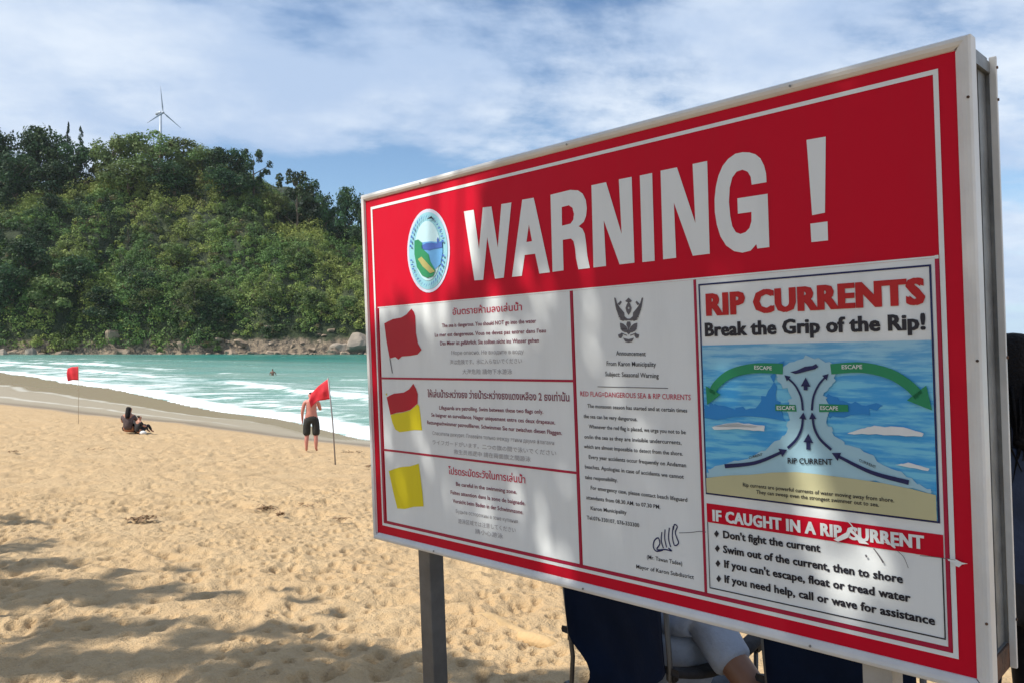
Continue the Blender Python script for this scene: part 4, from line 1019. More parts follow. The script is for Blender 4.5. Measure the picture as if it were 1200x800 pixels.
def std_person(root, h, body_m, s_arm=None, shorts_m=None, hair_m=None, face=(0, 1), top_m=None):
    """standing figure at root origin facing +Y of root; h height"""
    k = h / 1.75
    J = [(0, 0, .98, .130, .108), (0, .0, 1.16, .128, .10), (0, -.01, 1.34, .158, .11), (0, -.01, 1.45, .085, .075), (0, .0, 1.52, .052, .055), (0, .015, 1.60, .070, .082), (0, .015, 1.68, .072, .088),
         (-.17, -.01, 1.42, .058), (.17, -.01, 1.42, .058), (-.225, -.03, 1.14, .042), (.22, .10, 1.18, .042), (-.23, .05, .90, .030), (.10, .30, 1.36, .030),
         (-.10, 0, .90, .095), (.10, .0, .90, .095), (-.11, .02, .50, .060), (.11, .0, .50, .060), (-.12, -.02, .30, .055), (.12, -.03, .30, .055), (-.12, -.01, .09, .036), (.12, -.01, .09, .036),
         (-.13, .08, .035, .034, .028), (.13, .08, .035, .034, .028), (-.135, .15, .03, .030, .018), (.135, .15, .03, .030, .018)]
    E_ = [(0, 1), (1, 2), (2, 3), (3, 4), (4, 5), (5, 6), (3, 7), (3, 8), (7, 9), (8, 10), (9, 11), (10, 12), (0, 13), (0, 14), (13, 15), (14, 16), (15, 17), (16, 18), (17, 19), (18, 20), (19, 21), (20, 22), (21, 23), (22, 24)]
    hand(J, E_, 11, (0, .1, -1), (0, 1, 0), (1, 0, 0)); hand(J, E_, 12, (-.1, .3, .9), (1, 0, 0), (0, -1, 0))
    head_feats(J, E_, 5, (0, 1, 0), (1, 0, 0))
    J = [tuple(c_ * k for c_ in j) for j in J]
    b_ = skin('body', J, E_, body_m, root, 1)
    if shorts_m:
        S = [(0, 0, .99, .140, .120), (-.10, 0, .90, .118), (.10, 0, .90, .118), (-.115, .01, .72, .105), (.115, 0, .72, .105), (-.12, .015, .44, .105), (.12, 0, .44, .105), (0, 0, 1.06, .135, .115)]
        skin('shorts', [tuple(c_ * k for c_ in j) for j in S], [(0, 1), (0, 2), (1, 3), (2, 4), (3, 5), (4, 6), (0, 7)], shorts_m, root, 1)
    if hair_m:
        S = [(0, -.01, 1.64, .078, .080), (0, -.02, 1.71, .080, .088)]
        skin('hair', [tuple(c_ * k for c_ in j) for j in S], [(0, 1)], hair_m, root, 1)
    return b_

# man standing near the waterline
p = at(365, 528.5)
man = empty('person', p, (0, 0, R(8)))
man.scale = (1.12, 1.1, 1.0); setp(man, 'bare chested person in dark knee length shorts facing the sea behind the near red flag', 'person')
std_person(man, 1.62, skinP, shorts_m=cloth('dark_shorts', (0.025, 0.025, 0.022)), hair_m=hairM)
phv, phf = box_vf(.055, .125, .345, .355, 1.33, 1.47); mp = mesh_obj('phone', phv, phf, mat('phone_black', (0.02, 0.02, 0.025), 0.3))
mp.location = p; mp.rotation_euler = (0, 0, R(8)); setp(mp, 'small dark phone held up by the bare chested person by the sea', 'phone')

def seated(px, py, h, top_m, hairc, label, yaw, legcol, small=False, longhair=True):
    p = at(px, py); r_ = empty('person', p, (0, 0, yaw)); setp(r_, label, 'person', None)
    k = h / .86
    J = [(0, .03, .12, .09, .08), (0, .0, .26, .12, .09), (0, .03, .44, .15, .10), (0, .04, .54, .08, .07), (0, .06, .61, .048), (0, .085, .69, .070, .082), (0, .085, .77, .070, .086), (-.16, .03, .50, .055), (.16, .03, .50, .055), (-.22, .16, .32, .042), (.22, .16, .32, .042), (-.12, .34, .34, .030), (.12, .34, .34, .030),
         (-.10, .08, .10, .09), (.10, .08, .10, .09), (-.12, .42, .36, .062), (.12, .42, .36, .062), (-.12, .60, .09, .036), (.12, .60, .09, .036), (-.12, .70, .04, .03), (.12, .70, .04, .03)]
    E_ = [(0, 1), (1, 2), (2, 3), (3, 4), (4, 5), (5, 6), (3, 7), (3, 8), (7, 9), (8, 10), (9, 11), (10, 12), (0, 13), (0, 14), (13, 15), (14, 16), (15, 17), (16, 18), (17, 19), (18, 20)]
    hand(J, E_, 11, (.4, .8, .1), (1, 0, 0), (0, 0, 1)); hand(J, E_, 12, (-.4, .8, .1), (1, 0, 0), (0, 0, 1)); head_feats(J, E_, 5, (0, 1, 0), (1, 0, 0))
    sc2 = lambda S: [tuple(c_ * k for c_ in j) for j in S]
    skin('body', sc2(J), E_, skinA, r_, 1)
    skin('top', sc2([(0, 0, .07, .165, .16), (0, 0, .28, .150, .125), (0, .03, .45, .165, .12), (-.16, .03, .49, .07), (.16, .03, .49, .07), (-.20, .11, .38, .058), (.20, .11, .38, .058)]), [(0, 1), (1, 2), (2, 3), (2, 4), (3, 5), (4, 6)], top_m, r_, 1)
    skin('trousers', sc2([(0, .0, .08, .18, .16), (-.11, .14, .15, .1), (.11, .14, .15, .1), (-.12, .42, .37, .075), (.12, .42, .37, .075), (-.12, .57, .13, .05), (.12, .57, .13, .05)]), [(0, 1), (0, 2), (1, 3), (2, 4), (3, 5), (4, 6)], legcol, r_, 1)
    hj = [(0, .05, .79, .085, .09), (0, .02, .70, .085, .085)] + ([(0, -.05, .58, .085, .06), (0, -.075, .44, .07, .045)] if longhair else [])
    skin('hair', sc2(hj), [(i, i + 1) for i in range(len(hj) - 1)], hairc, r_, 1)
    return r_
blkC = cloth('black_cloth', (0.02, 0.018, 0.02)); brC = cloth('mauve_brown_cloth', (0.10, 0.07, 0.068))
seated(150.5, 507, 0.90, brC, hairM, 'larger of two people sitting on the sand, long dark hair and brown top', R(8), blkC)
seated(162, 508, 0.62, blkC, hairM, 'smaller dark clad person sitting on the sand beside the long haired one', R(-28), blkC, longhair=False)
p = at(168, 508.5); bgm = bmesh.new(); bmesh.ops.create_icosphere(bgm, subdivisions=2, radius=.11)
for v in bgm.verts: v.co.z = v.co.z * .8 + .06; v.co.x *= 1 + .5 * v.co.z; v.co += Vector((math.sin(v.co.y * 40) * .008, 0, 0))
me = bpy.data.meshes.new('bag'); bgm.to_mesh(me); bgm.free(); me.materials.append(cloth('white_cloth', (.75, .74, .72))); o = link('bag', me); o.location = p; o.scale = (.9, .7, .8)
setp(o, 'small white bag on the sand beside the two seated people', 'bag')

# swimmer
x, y = (319.5 - 600) / FPX * 92, 92.0
swm = empty('person', (x, y, SEA - 0.9)); setp(swm, 'distant swimmer standing chest deep in the green water', 'person')
J = [(0, 0, .5, .14, .1), (0, 0, .9, .14, .1), (0, 0, 1.15, .17, .11), (0, 0, 1.28, .06), (0, 0, 1.38, .08), (0, 0, 1.47, .085), (-.22, 0, 1.15, .06), (.22, 0, 1.15, .06), (-.30, .1, .92, .05), (.32, .1, .92, .05)]
E_ = [(0, 1), (1, 2), (2, 3), (3, 4), (4, 5), (2, 6), (2, 7), (6, 8), (7, 9)]
J = [tuple(c * 1.15 for c in j) for j in J]; hand(J, E_, 8, (-.3, .3, -1), (0, 1, 0), (1, 0, 0)); hand(J, E_, 9, (.3, .3, -1), (0, 1, 0), (1, 0, 0))
skin('body', J, E_, mat('skin_dark_tan', (.16, .09, .06), .5), swm, 1)  # one even dark tan over the swimmer's body
skin('hair', [(0, -.01, 1.62, .09), (0, -.01, 1.70, .10)], [(0, 1)], hairM, swm, 1)

# woman at the right edge
WX, WY = 1.835, 2.95
wz = ground(WX, WY); wo_ = empty('person', (WX, WY, wz), (0, 0, R(-12)))
setp(wo_, 'black haired person in dark denim jacket standing behind the right end of the sign', 'person')
k = (1.80 - wz) / 1.79
J = [(0, 0, .98, .14, .11), (0, .0, 1.16, .12, .09), (0, -.01, 1.34, .15, .10), (0, -.01, 1.44, .08, .07), (0, .0, 1.52, .045, .05), (0, .015, 1.60, .068, .082), (0, .015, 1.69, .070, .088),
     (-.17, -.01, 1.40, .055), (.17, -.01, 1.40, .055), (-.21, .0, 1.12, .042), (.21, .0, 1.12, .042), (-.07, .23, .98, .030), (.07, .25, .98, .030),
     (-.10, 0, .90, .10), (.10, .0, .90, .10), (-.10, .0, .50, .06), (.10, .0, .50, .06), (-.10, -.02, .09, .038), (.10, -.02, .09, .038), (-.11, .12, .03, .03), (.11, .12, .03, .03)]
E_ = [(0, 1), (1, 2), (2, 3), (3, 4), (4, 5), (5, 6), (3, 7), (3, 8), (7, 9), (8, 10), (9, 11), (10, 12), (0, 13), (0, 14), (13, 15), (14, 16), (15, 17), (16, 18), (17, 19), (18, 20)]
hand(J, E_, 11, (.8, .3, -.3), (0, 0, 1), (0, 1, 0)); hand(J, E_, 12, (-.8, .3, -.3), (0, 0, 1), (0, 1, 0)); head_feats(J, E_, 5, (0, 1, 0), (1, 0, 0))
ks = lambda S: [tuple(c_ * k for c_ in j) for j in S]
skin('body', ks(J), E_, skinA, wo_, 2)
denim = cloth('dark_denim', (0.028, 0.042, 0.085), .35)
skin('jacket', ks([(0, 0, .80, .175, .15), (0, 0, 1.15, .155, .125), (0, -.01, 1.35, .175, .13), (0, -.01, 1.43, .11, .09), (-.18, -.01, 1.39, .075), (.18, -.01, 1.39, .075), (-.22, 0, 1.12, .062), (.22, 0, 1.12, .062), (-.09, .215, .985, .047), (.09, .235, .985, .047)]), [(0, 1), (1, 2), (2, 3), (3, 4), (3, 5), (4, 6), (5, 7), (6, 8), (7, 9)], denim, wo_)
skin('trousers', ks([(0, 0, .94, .155, .13), (-.10, 0, .86, .115), (.10, 0, .86, .115), (-.105, 0, .5, .085), (.105, 0, .5, .085), (-.105, -.01, .13, .065), (.105, -.01, .13, .065)]), [(0, 1), (0, 2), (1, 3), (2, 4), (3, 5), (4, 6)], blkC, wo_)
hj = skin('hair', ks([(0, .0, 1.69, .088, .098), (0, -.03, 1.62, .092, .092), (0, -.06, 1.50, .062, .055), (.01, -.10, 1.40, .050, .032), (.015, -.12, 1.33, .035, .020)]), [(i, i + 1) for i in range(4)], hairM, wo_)
rh = random.Random(9); strands = []
for i in range(46):
    a_ = rh.uniform(-.08, .10); y0 = -.10 + rh.uniform(-.02, .03); z0 = rh.uniform(1.42, 1.6); ln = rh.uniform(.10, .24); dx_ = rh.uniform(-.02, .05)
    strands.append(tube_vf([(a_, y0, z0), (a_ + dx_ * .5, y0 - .02, z0 - ln * .5), (a_ + dx_ * 1.4, y0 - rh.uniform(0, .03), z0 - ln)], [.006, .005, .0015], 5))
V, Fq = join_vf(strands); V = [Vector(v) * k for v in V]; mesh_obj('hair_strands', V, Fq, hairM, wo_, True)
# her black shoulder bag
bgk = mat('black_bag', (0.012, 0.012, 0.014), 0.6, bump=.4, bscale=30)
sb = empty('shoulder_bag', (WX, WY, wz), (0, 0, R(-12))); setp(sb, 'black shoulder bag hanging at the side of the person in the denim jacket', 'bag')
bvf = box_vf(.17, .30, -.24, .10, .72, 1.02); o = mesh_obj('bag_body', *bvf, bgk, sb)
bm = bmesh.new(); bm.from_mesh(o.data); bmesh.ops.bevel(bm, geom=bm.edges[:], offset=.04, segments=3, affect='EDGES'); bm.to_mesh(o.data); bm.free()
tube('strap', [(.24, .06, 1.0), (.22, .06, 1.2), (.17, .03, 1.42), (.15, -.05, 1.45), (.19, -.13, 1.36), (.23, -.17, 1.15), (.24, -.18, 1.0)], .013, bgk, sb, 6)

# ------------------------------------------------------------------ camp chairs
navyC = mat('navy_canvas', (0.004, 0.011, 0.034), 0.9, spec=.15, bump=.35, bscale=9, var=.25, vscale=5)
tubeM = mat('chair_tube', (0.10, 0.095, 0.09), 0.4, metal=.5); plM = mat('black_plastic', (0.015, 0.015, 0.016), 0.4)
def camp_chair(label):
    r_ = empty('camp_chair'); setp(r_, label, 'chair', 'navy folding camp chairs behind the sign')
    W2 = .25; D2 = .48           # local: x right, y forward, back poles at y=0
    for s in (-1, 1):
        tube('back_pole', [(s * W2, -.02, .30), (s * W2, 0, .55), (s * (W2 + .01), -.06, .93)], .0095, tubeM, r_, 10)
        tube('front_leg', [(s * (W2 + .02), D2, .0), (s * (W2 + .02), D2, .62)], .009, tubeM, r_, 8)
        # crossed struts of the side
        tube('side_strut', [(s * (W2 + .015), .0, .02), (s * (W2 + .022), D2 * .5, .21), (s * (W2 + .02), D2 - .01, .40)], .008, tubeM, r_, 8)
        tube('side_strut', [(s * (W2 + .022), D2, .02), (s * (W2 + .004), D2 * .5, .21), (s * W2, .01, .40)], .008, tubeM, r_, 8)
        for (yy, zz__) in ((-.0, .625), (-.005, .44), (D2, .62), (0, .03), (D2, .03)):
            xx = s * (W2 + (.02 if yy else 0)); v_, f_ = box_vf(xx - .018, xx + .018, yy - .018, yy + .018, zz__ - .022, zz__ + .018)
            o_ = mesh_obj('joint', v_, f_, plM, r_)
            bm_ = bmesh.new(); bm_.from_mesh(o_.data); bmesh.ops.bevel(bm_, geom=bm_.edges[:], offset=.006, segments=2, affect='EDGES'); bm_.to_mesh(o_.data); bm_.free()
        # padded fabric arm strap
        V, Fq = [], []
        for i in range(9):
            t_ = i / 8; z = .64 - .045 * math.sin(math.pi * t_)
            for (dx_, dz_) in ((-.035, 0), (-.03, .012), (.03, .012), (.035, 0), (.03, -.01), (-.03, -.01)): V.append((s * (W2 + .012) + dx_, -.02 + (D2 + .04) * t_, z + dz_))
        for i in range(8):
            for k_ in range(6): Fq.append((i * 6 + k_, i * 6 + (k_ + 1) % 6, (i + 1) * 6 + (k_ + 1) % 6, (i + 1) * 6 + k_))
        Fq += [tuple(range(6)), tuple(range(48, 54))]
        mesh_obj('arm_rest', V, Fq, blkC, r_, True)
    tube('cross_strut', [(-W2, 0, .04), (0, -.01, .22), (W2, 0, .42)], .008, tubeM, r_, 8)
    tube('cross_strut', [(W2, 0, .04), (0, .01, .22), (-W2, 0, .42)], .008, tubeM, r_, 8)
    # back cloth, sagging between the poles with scalloped sides, running into the seat
    def sheet(name, fn, nu, nv, th=.004):
        V, Fq = [], []
        for lay in (0, 1):
            for i in range(nu + 1):
                for j in range(nv + 1):
                    P_ = Vector(fn(i / nu, j / nv)); V.append(P_ + Vector((0, (-th if lay else 0), (-th if lay and name == 'seat' else 0))))
        n_ = (nu + 1) * (nv + 1); q = lambda i, j: i * (nv + 1) + j
        for i in range(nu):
            for j in range(nv):
                Fq.append((q(i, j), q(i + 1, j), q(i + 1, j + 1), q(i, j + 1))); Fq.append(tuple(n_ + x_ for x_ in (q(i, j), q(i, j + 1), q(i + 1, j + 1), q(i + 1, j))))
        for i in range(nu):
            for j0 in (0, nv):
                Fq.append((q(i, j0), q(i + 1, j0), n_ + q(i + 1, j0), n_ + q(i, j0)))
        for j in range(nv):
            for i0 in (0, nu):
                Fq.append((q(i0, j), q(i0, j + 1), n_ + q(i0, j + 1), n_ + q(i0, j)))
        return mesh_obj(name, V, Fq, navyC, r_, True)
    def backf(a_, b_):
        x = (a_ * 2 - 1); z = .40 + .52 * b_
        inset = .015 + (.10 * math.sin(math.pi * (z - .42) / .20) if .42 < z < .62 else 0)
        y = (-.06 * max(0, (z - .55) / .38)) + .055 * (1 - x * x) * (0.4 + .6 * (1 - b_)) + .004 * math.sin(a_ * 19 + b_ * 8)
        return (x * (W2 - inset + .008), y - .012 * (abs(x) > .98), z)
    sheet('backrest', backf, 18, 20)
    def seatf(a_, b_):
        x = (a_ * 2 - 1); return (x * (W2 + .01), b_ * D2, .42 - .075 * (1 - x * x) * (1 - (b_ - .4) ** 2) - .03 * (1 - b_) + .003 * math.sin(b_ * 15 + a_ * 7))
    sheet('seat', seatf, 14, 12)
    return r_
def place_chair(r_, pl, pr):
    pl, pr = Vector(pl), Vector(pr); mid = (pl + pr) / 2; d = (pr - pl); a_ = math.atan2(d.y, d.x)
    r_.location = (mid.x, mid.y, min(ground(*pl), ground(*pr)) - .015); r_.rotation_euler = (0, 0, a_); r_.scale = (1, 1, 1.15)
ch1 = camp_chair('left navy folding camp chair, occupied, behind the lower edge of the sign')
place_chair(ch1, (.245, 3.17), (.560, 2.79))
ch2 = ch1.copy(); COL.objects.link(ch2); ch2['label'] = 'navy folding camp chair beside the right sign post, right of the two'
for c_ in list(ch1.children):
    n_ = c_.copy(); COL.objects.link(n_); n_.parent = ch2
place_chair(ch2, (.868, 2.67), (1.193, 2.29))

# seated person in the left chair, seen from behind under the sign
cf = ch1.matrix_basis.copy() if False else Matrix.LocRotScale(ch1.location, ch1.rotation_euler, None)
pr_ = empty('person', ch1.location, ch1.rotation_euler); setp(pr_, 'person in grey blue t-shirt slouching in the left camp chair, arm over its side', 'person')
J = [(0.04, .24, .50, .15, .12), (.08, .24, .66, .14, .10), (.13, .23, .84, .155, .10), (.15, .23, .95, .08, .07), (.15, .24, 1.01, .05), (.15, .26, 1.09, .072, .082), (.15, .265, 1.17, .073, .088),
     (-.03, .23, .92, .058), (.31, .19, .80, .060), (-.18, .25, .70, .045), (.56, .17, .60, .048), (-.20, .38, .68, .032), (.40, .36, .53, .034),
     (-.08, .2, .47, .095), (.12, .2, .47, .095), (-.12, .62, .50, .066), (.16, .62, .50, .066), (-.12, .70, .10, .040), (.18, .72, .10, .040), (-.12, .84, .05, .03), (.19, .86, .05, .03), (.445, .18, .70, .054)]
E_ = [(0, 1), (1, 2), (2, 3), (3, 4), (4, 5), (5, 6), (3, 7), (3, 8), (7, 9), (8, 21), (21, 10), (9, 11), (10, 12), (0, 13), (0, 14), (13, 15), (14, 16), (15, 17), (16, 18), (17, 19), (18, 20)]
hand(J, E_, 11, (0, 1, -.2), (1, 0, 0), (0, 0, 1)); hand(J, E_, 12, (-.6, .8, -.2), (1, 0, 0), (0, 0, 1)); head_feats(J, E_, 5, (0, 1, 0), (1, 0, 0))
skin('body', J, E_, skinB, pr_, 2)
shirt = cloth('grey_blue_shirt', (0.30, 0.34, 0.42), .2)
skin('shirt', [(0.05, .23, .50, .175, .14), (.10, .23, .66, .170, .130), (.14, .23, .82, .195, .13), (.15, .23, .93, .10, .085), (-.03, .23, .91, .075), (.30, .20, .81, .083), (.35, .195, .76, .078), (.385, .19, .735, .080), (-.12, .24, .78, .07)],
     [(0, 1), (1, 2), (2, 3), (3, 4), (3, 5), (5, 6), (6, 7), (4, 8)], shirt, pr_)
skin('trousers', [(0.03, .15, .47, .17, .12), (-.08, .24, .48, .105), (.13, .24, .48, .105), (-.12, .62, .50, .08), (.16, .62, .50, .08), (-.12, .70, .18, .062), (.18, .72, .18, .062)], [(0, 1), (0, 2), (1, 3), (2, 4), (3, 5), (4, 6)], cloth('grey_trousers', (.07, .08, .10)), pr_)
skin('hair', [(.15, .24, 1.19, .085, .095), (.15, .22, 1.11, .08, .08)], [(0, 1)], hairM, pr_)

# ------------------------------------------------------------------ red flags on poles
flagM = mat('red_flag_cloth', (0.62, 0.018, 0.035), 0.75, var=.15, vscale=3)
poleM = mat('flag_pole', (0.24, 0.22, 0.22), 0.5, metal=.3)
def flag(label, foot, top, gridpts, mark=False, prad=.016, pmat=None):
    pmat = pmat or poleM
    """gridpts: rows of 3D points relative to the foot"""
    r_ = empty('warning_flag', foot); setp(r_, label, 'flag', 'red flags on poles along the beach')
    tube('pole', [(0, 0, -.25), tuple(Vector(top) * .5 + Vector((.012, 0, 0))), tuple(top)], prad, pmat, r_, 8)
    rows = len(gridpts); cols_ = len(gridpts[0]); sub_ = 5; V = []
    def interp(a_, b_):
        i = min(int(a_), rows - 2); j = min(int(b_), cols_ - 2); fa, fb = a_ - i, b_ - j
        P = [Vector(gridpts[i][j]), Vector(gridpts[i][j + 1]), Vector(gridpts[i + 1][j]), Vector(gridpts[i + 1][j + 1])]
        return (P[0] * (1 - fb) + P[1] * fb) * (1 - fa) + (P[2] * (1 - fb) + P[3] * fb) * fa
    nu, nv = (rows - 1) * sub_, (cols_ - 1) * sub_
    for i in range(nu + 1):
        for j in range(nv + 1):
            p_ = interp(i / sub_, j / sub_); t_ = j / nv
            V.append(p_ + Vector((0, .05 * t_ * math.sin(t_ * 9 + i * .25), 0)))
    Fq = [(i * (nv + 1) + j, i * (nv + 1) + j + 1, (i + 1) * (nv + 1) + j + 1, (i + 1) * (nv + 1) + j) for i in range(nu) for j in range(nv)]
    o_ = mesh_obj('flag_cloth', V, Fq, flagM, r_, True); sd_ = o_.modifiers.new('thick', 'SOLIDIFY'); sd_.thickness = .004
    if mark:
        Vm = [Vector((-.30 + .09 * math.cos(a_) * q_, -.075, 1.98 + .05 * math.sin(a_) * q_)) for q_ in (1, .45) for a_ in [math.pi * .1 + i * .45 for i in range(9)]]
        mesh_obj('flag_mark', Vm, [(i, i + 1, i + 10, i + 9) for i in range(8)], whM, r_)
    return r_
f1 = at(92, 497); s1 = f1.y / FPX
H1 = 68 * s1
flag('smaller far red flag on a thin upright pole, left of the seated pair', f1, (0, 0, H1 + .02), [[(0, 0, H1), (-8 * s1, .05, H1 - .5 * s1), (-15 * s1, .1, H1 - 2.5 * s1)], [(0, 0, H1 - 8 * s1), (-8 * s1, .02, H1 - 8 * s1), (-15 * s1, .1, H1 - 8 * s1)], [(0, 0, H1 - 16 * s1), (-8 * s1, .05, H1 - 16 * s1), (-13.5 * s1, .1, H1 - 17.5 * s1)]], prad=.008, pmat=mat('bamboo_pole', (.36, .29, .20), .7))
f2 = at(394, 543); s2 = f2.y / FPX
def q2(px, py, y=0): return ((px - 394) * s2, y, (543 - py) * s2)
flag('large near red flag drooping from a leaning pole in front of the standing person', f2, q2(384.5, 442), [[q2(385, 443), q2(379, 447, .05), q2(371, 453, .1), q2(362, 461, .15)], [q2(386.5, 455), q2(379, 459, .0), q2(370, 464, .12), q2(361.5, 469, .1)], [q2(388, 467), q2(379, 468.5, .05), q2(370, 470, .1), q2(363, 478, .15)]])

# ------------------------------------------------------------------ debris on the sand
debM = mat('dry_leaf_brown', (0.30, 0.185, 0.095), 0.9, var=.5, vscale=20); twM = mat('twig', (0.17, 0.12, 0.08), 0.9, var=.4, vscale=20)
def debris(px, py, w_, n_, label, seed):
    rs = random.Random(seed); p_ = at(px, py); r_ = []; 
    for i in range(n_):
        x, y = rs.gauss(0, w_ * .3), rs.gauss(0, w_ * .22); z = rs.uniform(.01, .045); a_ = rs.uniform(0, 6.3); l_ = rs.uniform(.02, .05)
        d_ = Vector((math.cos(a_), math.sin(a_), rs.uniform(-.2, .6))); s_v = Vector((-math.sin(a_), math.cos(a_), rs.uniform(-.4, .4)))
        c0 = Vector((x, y, z)); r_.append(([c0 - d_ * l_, c0 + s_v * l_ * .35, c0 + d_ * l_, c0 - s_v * l_ * .35], [(0, 1, 2, 3)]))
    for i in range(max(3, n_ // 12)):
        x, y = rs.gauss(0, w_ * .3), rs.gauss(0, w_ * .2); a_ = rs.uniform(0, 3.1); l_ = rs.uniform(.05, .14)
        r_.append(tube_vf([(x, y, .01), (x + l_ * .5, y + .02, .04), (x + math.cos(a_) * l_, y + math.sin(a_) * l_, .02)], .004, 5))
    V, Fq = join_vf(r_); o_ = mesh_obj('leaf_litter', V, Fq, debM); o_.location = p_ + Vector((0, 0, .02)); setp(o_, label, 'debris')
    return o_
debris(166, 611, .26, 90, 'brown clump of dry leaves and weed in the middle of the sunlit sand', 1)
debris(310, 599, .22, 90, 'brown clump of dry weed on the sand near the left edge of the sign', 2)
debris(328, 606, .10, 20, 'small dry leaf cluster just right of the larger weed clump', 3)
debris(365, 596, .30, 12, 'thin scatter of dry twigs left of the sign', 4)
debris(18, 531, .25, 16, 'small dark weed patch on the sand near the left photo edge', 5)
debris(112, 528, .35, 22, 'small dark weed patch on the sand below the seated pair', 6)
debris(410, 531, .45, 40, 'dry leaves laid in place of the cast shadow right of the near flag pole', 8)  # leaf patch stands in for a cast shadow on the sand
debris(432, 548, .25, 40, 'dark weed clump on the sand touching the left edge of the sign', 9)
debris(399, 612, .16, 10, 'few dry leaves on the sand in front of the left end of the sign', 11)
# half buried log seen below the sign
pa_, pb_ = at(556, 716), at(645, 748)
logM = mat('sandy_log', (0.53, 0.36, 0.18), 0.95, bump=1.0, bscale=14, var=.3, vscale=4)
o = tube('half_buried_log', [pa_ + (pb_ - pa_) * t_ + Vector((0, .02 * math.sin(t_ * 6), -.052 + .012 * math.sin(t_ * 8))) for t_ in np.linspace(-.05, 1.1, 12)], [.03, .05, .062, .068, .065, .07, .068, .062, .066, .06, .05, .035], logM, None, 10)
setp(o, 'sand coloured half buried log on the beach between left sign post and chair', 'log')

# ------------------------------------------------------------------ unseen beach tree overhanging from the left (its shade falls on the sand and sign)
btree = empty('unseen_beach_tree', (-5.2, 0.4, ground(-5.2, .4))); setp(btree, 'large spreading unseen beach tree left of the photographer, shading the sand and the sign', 'tree')
rc_ = np.random.default_rng(11); CC, CR = [], []
def shade_at(P, hh, r_, n_=1, jit=.0):
    for _ in range(n_):
        tq2 = (hh - P.z) / SUN.z; c_ = Vector(P) + SUN * tq2 + Vector(rc_.normal(size=3)) * jit
        CC.append(c_[:]); CR.append(r_ * rc_.uniform(.8, 1.2))
def sp3(u, v): return origin + sx * u - sy * v
# sand shade (photo pixels on the sand, clump radius)
for (px, py, r_) in [(10, 640, .5), (50, 660, .5), (20, 700, .7), (90, 690, .5), (140, 700, .5), (190, 690, .35), (240, 695, .3), (215, 668, .22), (150, 672, .25), (60, 740, .6), (120, 735, .45), (10, 780, .7), (70, 785, .6), (150, 775, .45), (210, 770, .4), (260, 790, .4), (320, 785, .35), (380, 790, .35), (290, 738, .3), (340, 735, .28), (240, 745, .3), (380, 745, .16), (440, 775, .28), (470, 790, .3), (10, 613, .22), (45, 612, .18), (15, 606, .16), (560, 792, .35), (620, 798, .35), (530, 775, .2), (420, 760, .2), (350, 760, .3), (300, 765, .3), (180, 730, .3), (480, 765, .2), (30, 690, .5), (660, 805, .4), (365, 700, .14), (330, 692, .12), (395, 715, .12)]:
    r_ *= .84; shade_at(at(px + rc_.uniform(-12, 12), py), 6.6 + rc_.uniform(-.4, .8), r_)
# sign shade
for u in np.arange(0.0, 2.35, .14):
    for v in np.arange(-.10, 1.6, .14):
        shade_at(sp3(u + rc_.uniform(-.05, .05), v + rc_.uniform(-.05, .05)), 6.2 + rc_.uniform(-.5, .9), .13)
# shade over the chairs, the person at the right and the sand around the photographer
for (x, y, z, r_) in [(.7, 2.9, .7, .35), (1.0, 2.6, .7, .4), (1.4, 2.4, .8, .4), (1.85, 2.95, 1.6, .3), (1.8, 2.9, 1.2, .35), (1.8, 2.9, .8, .35), (.55, 3.3, .4, .3), (.5, 2.9, .1, .35), (1.2, 3.0, .2, .4), (.9, 2.3, .1, .4), (1.5, 3.2, .4, .4)]:
    shade_at(Vector((x, y, z)), 6.6, r_, 2, .12)
for x in np.arange(-4.6, 3.4, .75):
    for y in np.arange(-3.0, 3.6, .75):
        if x < -.8 and y > 3.2: continue
        if rc_.random() < .2: continue
        shade_at(Vector((x + rc_.uniform(-.2, .2), y + rc_.uniform(-.2, .2), 0)), 6.9 + rc_.uniform(-.4, .8), rc_.uniform(.34, .5))
# fill of the crown towards its trunk and behind the photographer
for i in range(34):
    a_ = rc_.uniform(0, 6.28); r0 = 3.6 * math.sqrt(rc_.random()); CC.append((-6.0 + r0 * math.cos(a_), -1.0 + r0 * math.sin(a_) * .9, 6.4 + rc_.uniform(-.6, 2.0))); CR.append(rc_.uniform(.35, .7))
CC, CR = np.array(CC), np.array(CR)
Vs, Fs, Ts = [], [], []; off = 0
for lo_, hi_, per_ in ((0, .15, 38), (.15, .30, 120), (.30, .48, 260), (.48, 2, 420)):
    s_sel = (CR >= lo_) & (CR < hi_)
    if s_sel.sum():
        V, F, T_ = leaf_cloud(rc_, CC[s_sel], CR[s_sel], per_, .115, np.tile(np.array([[.045, .085, .025]]), (int(s_sel.sum()), 1)), flat=.8, jitter=1.2, lower=-1)
        # fill the inside of the clump too
        cen = np.repeat(np.repeat(CC[s_sel], per_, 0), 4, 0); kf = np.repeat(rc_.uniform(.25, 1.1, len(F)), 4)[:, None]
        mid_ = V.reshape(-1, 4, 3).mean(1).repeat(4, 0); V = V + (cen - mid_) * (1 - kf)
        Vs.append(V); Fs.append(F + off); Ts.append(T_); off += len(V)
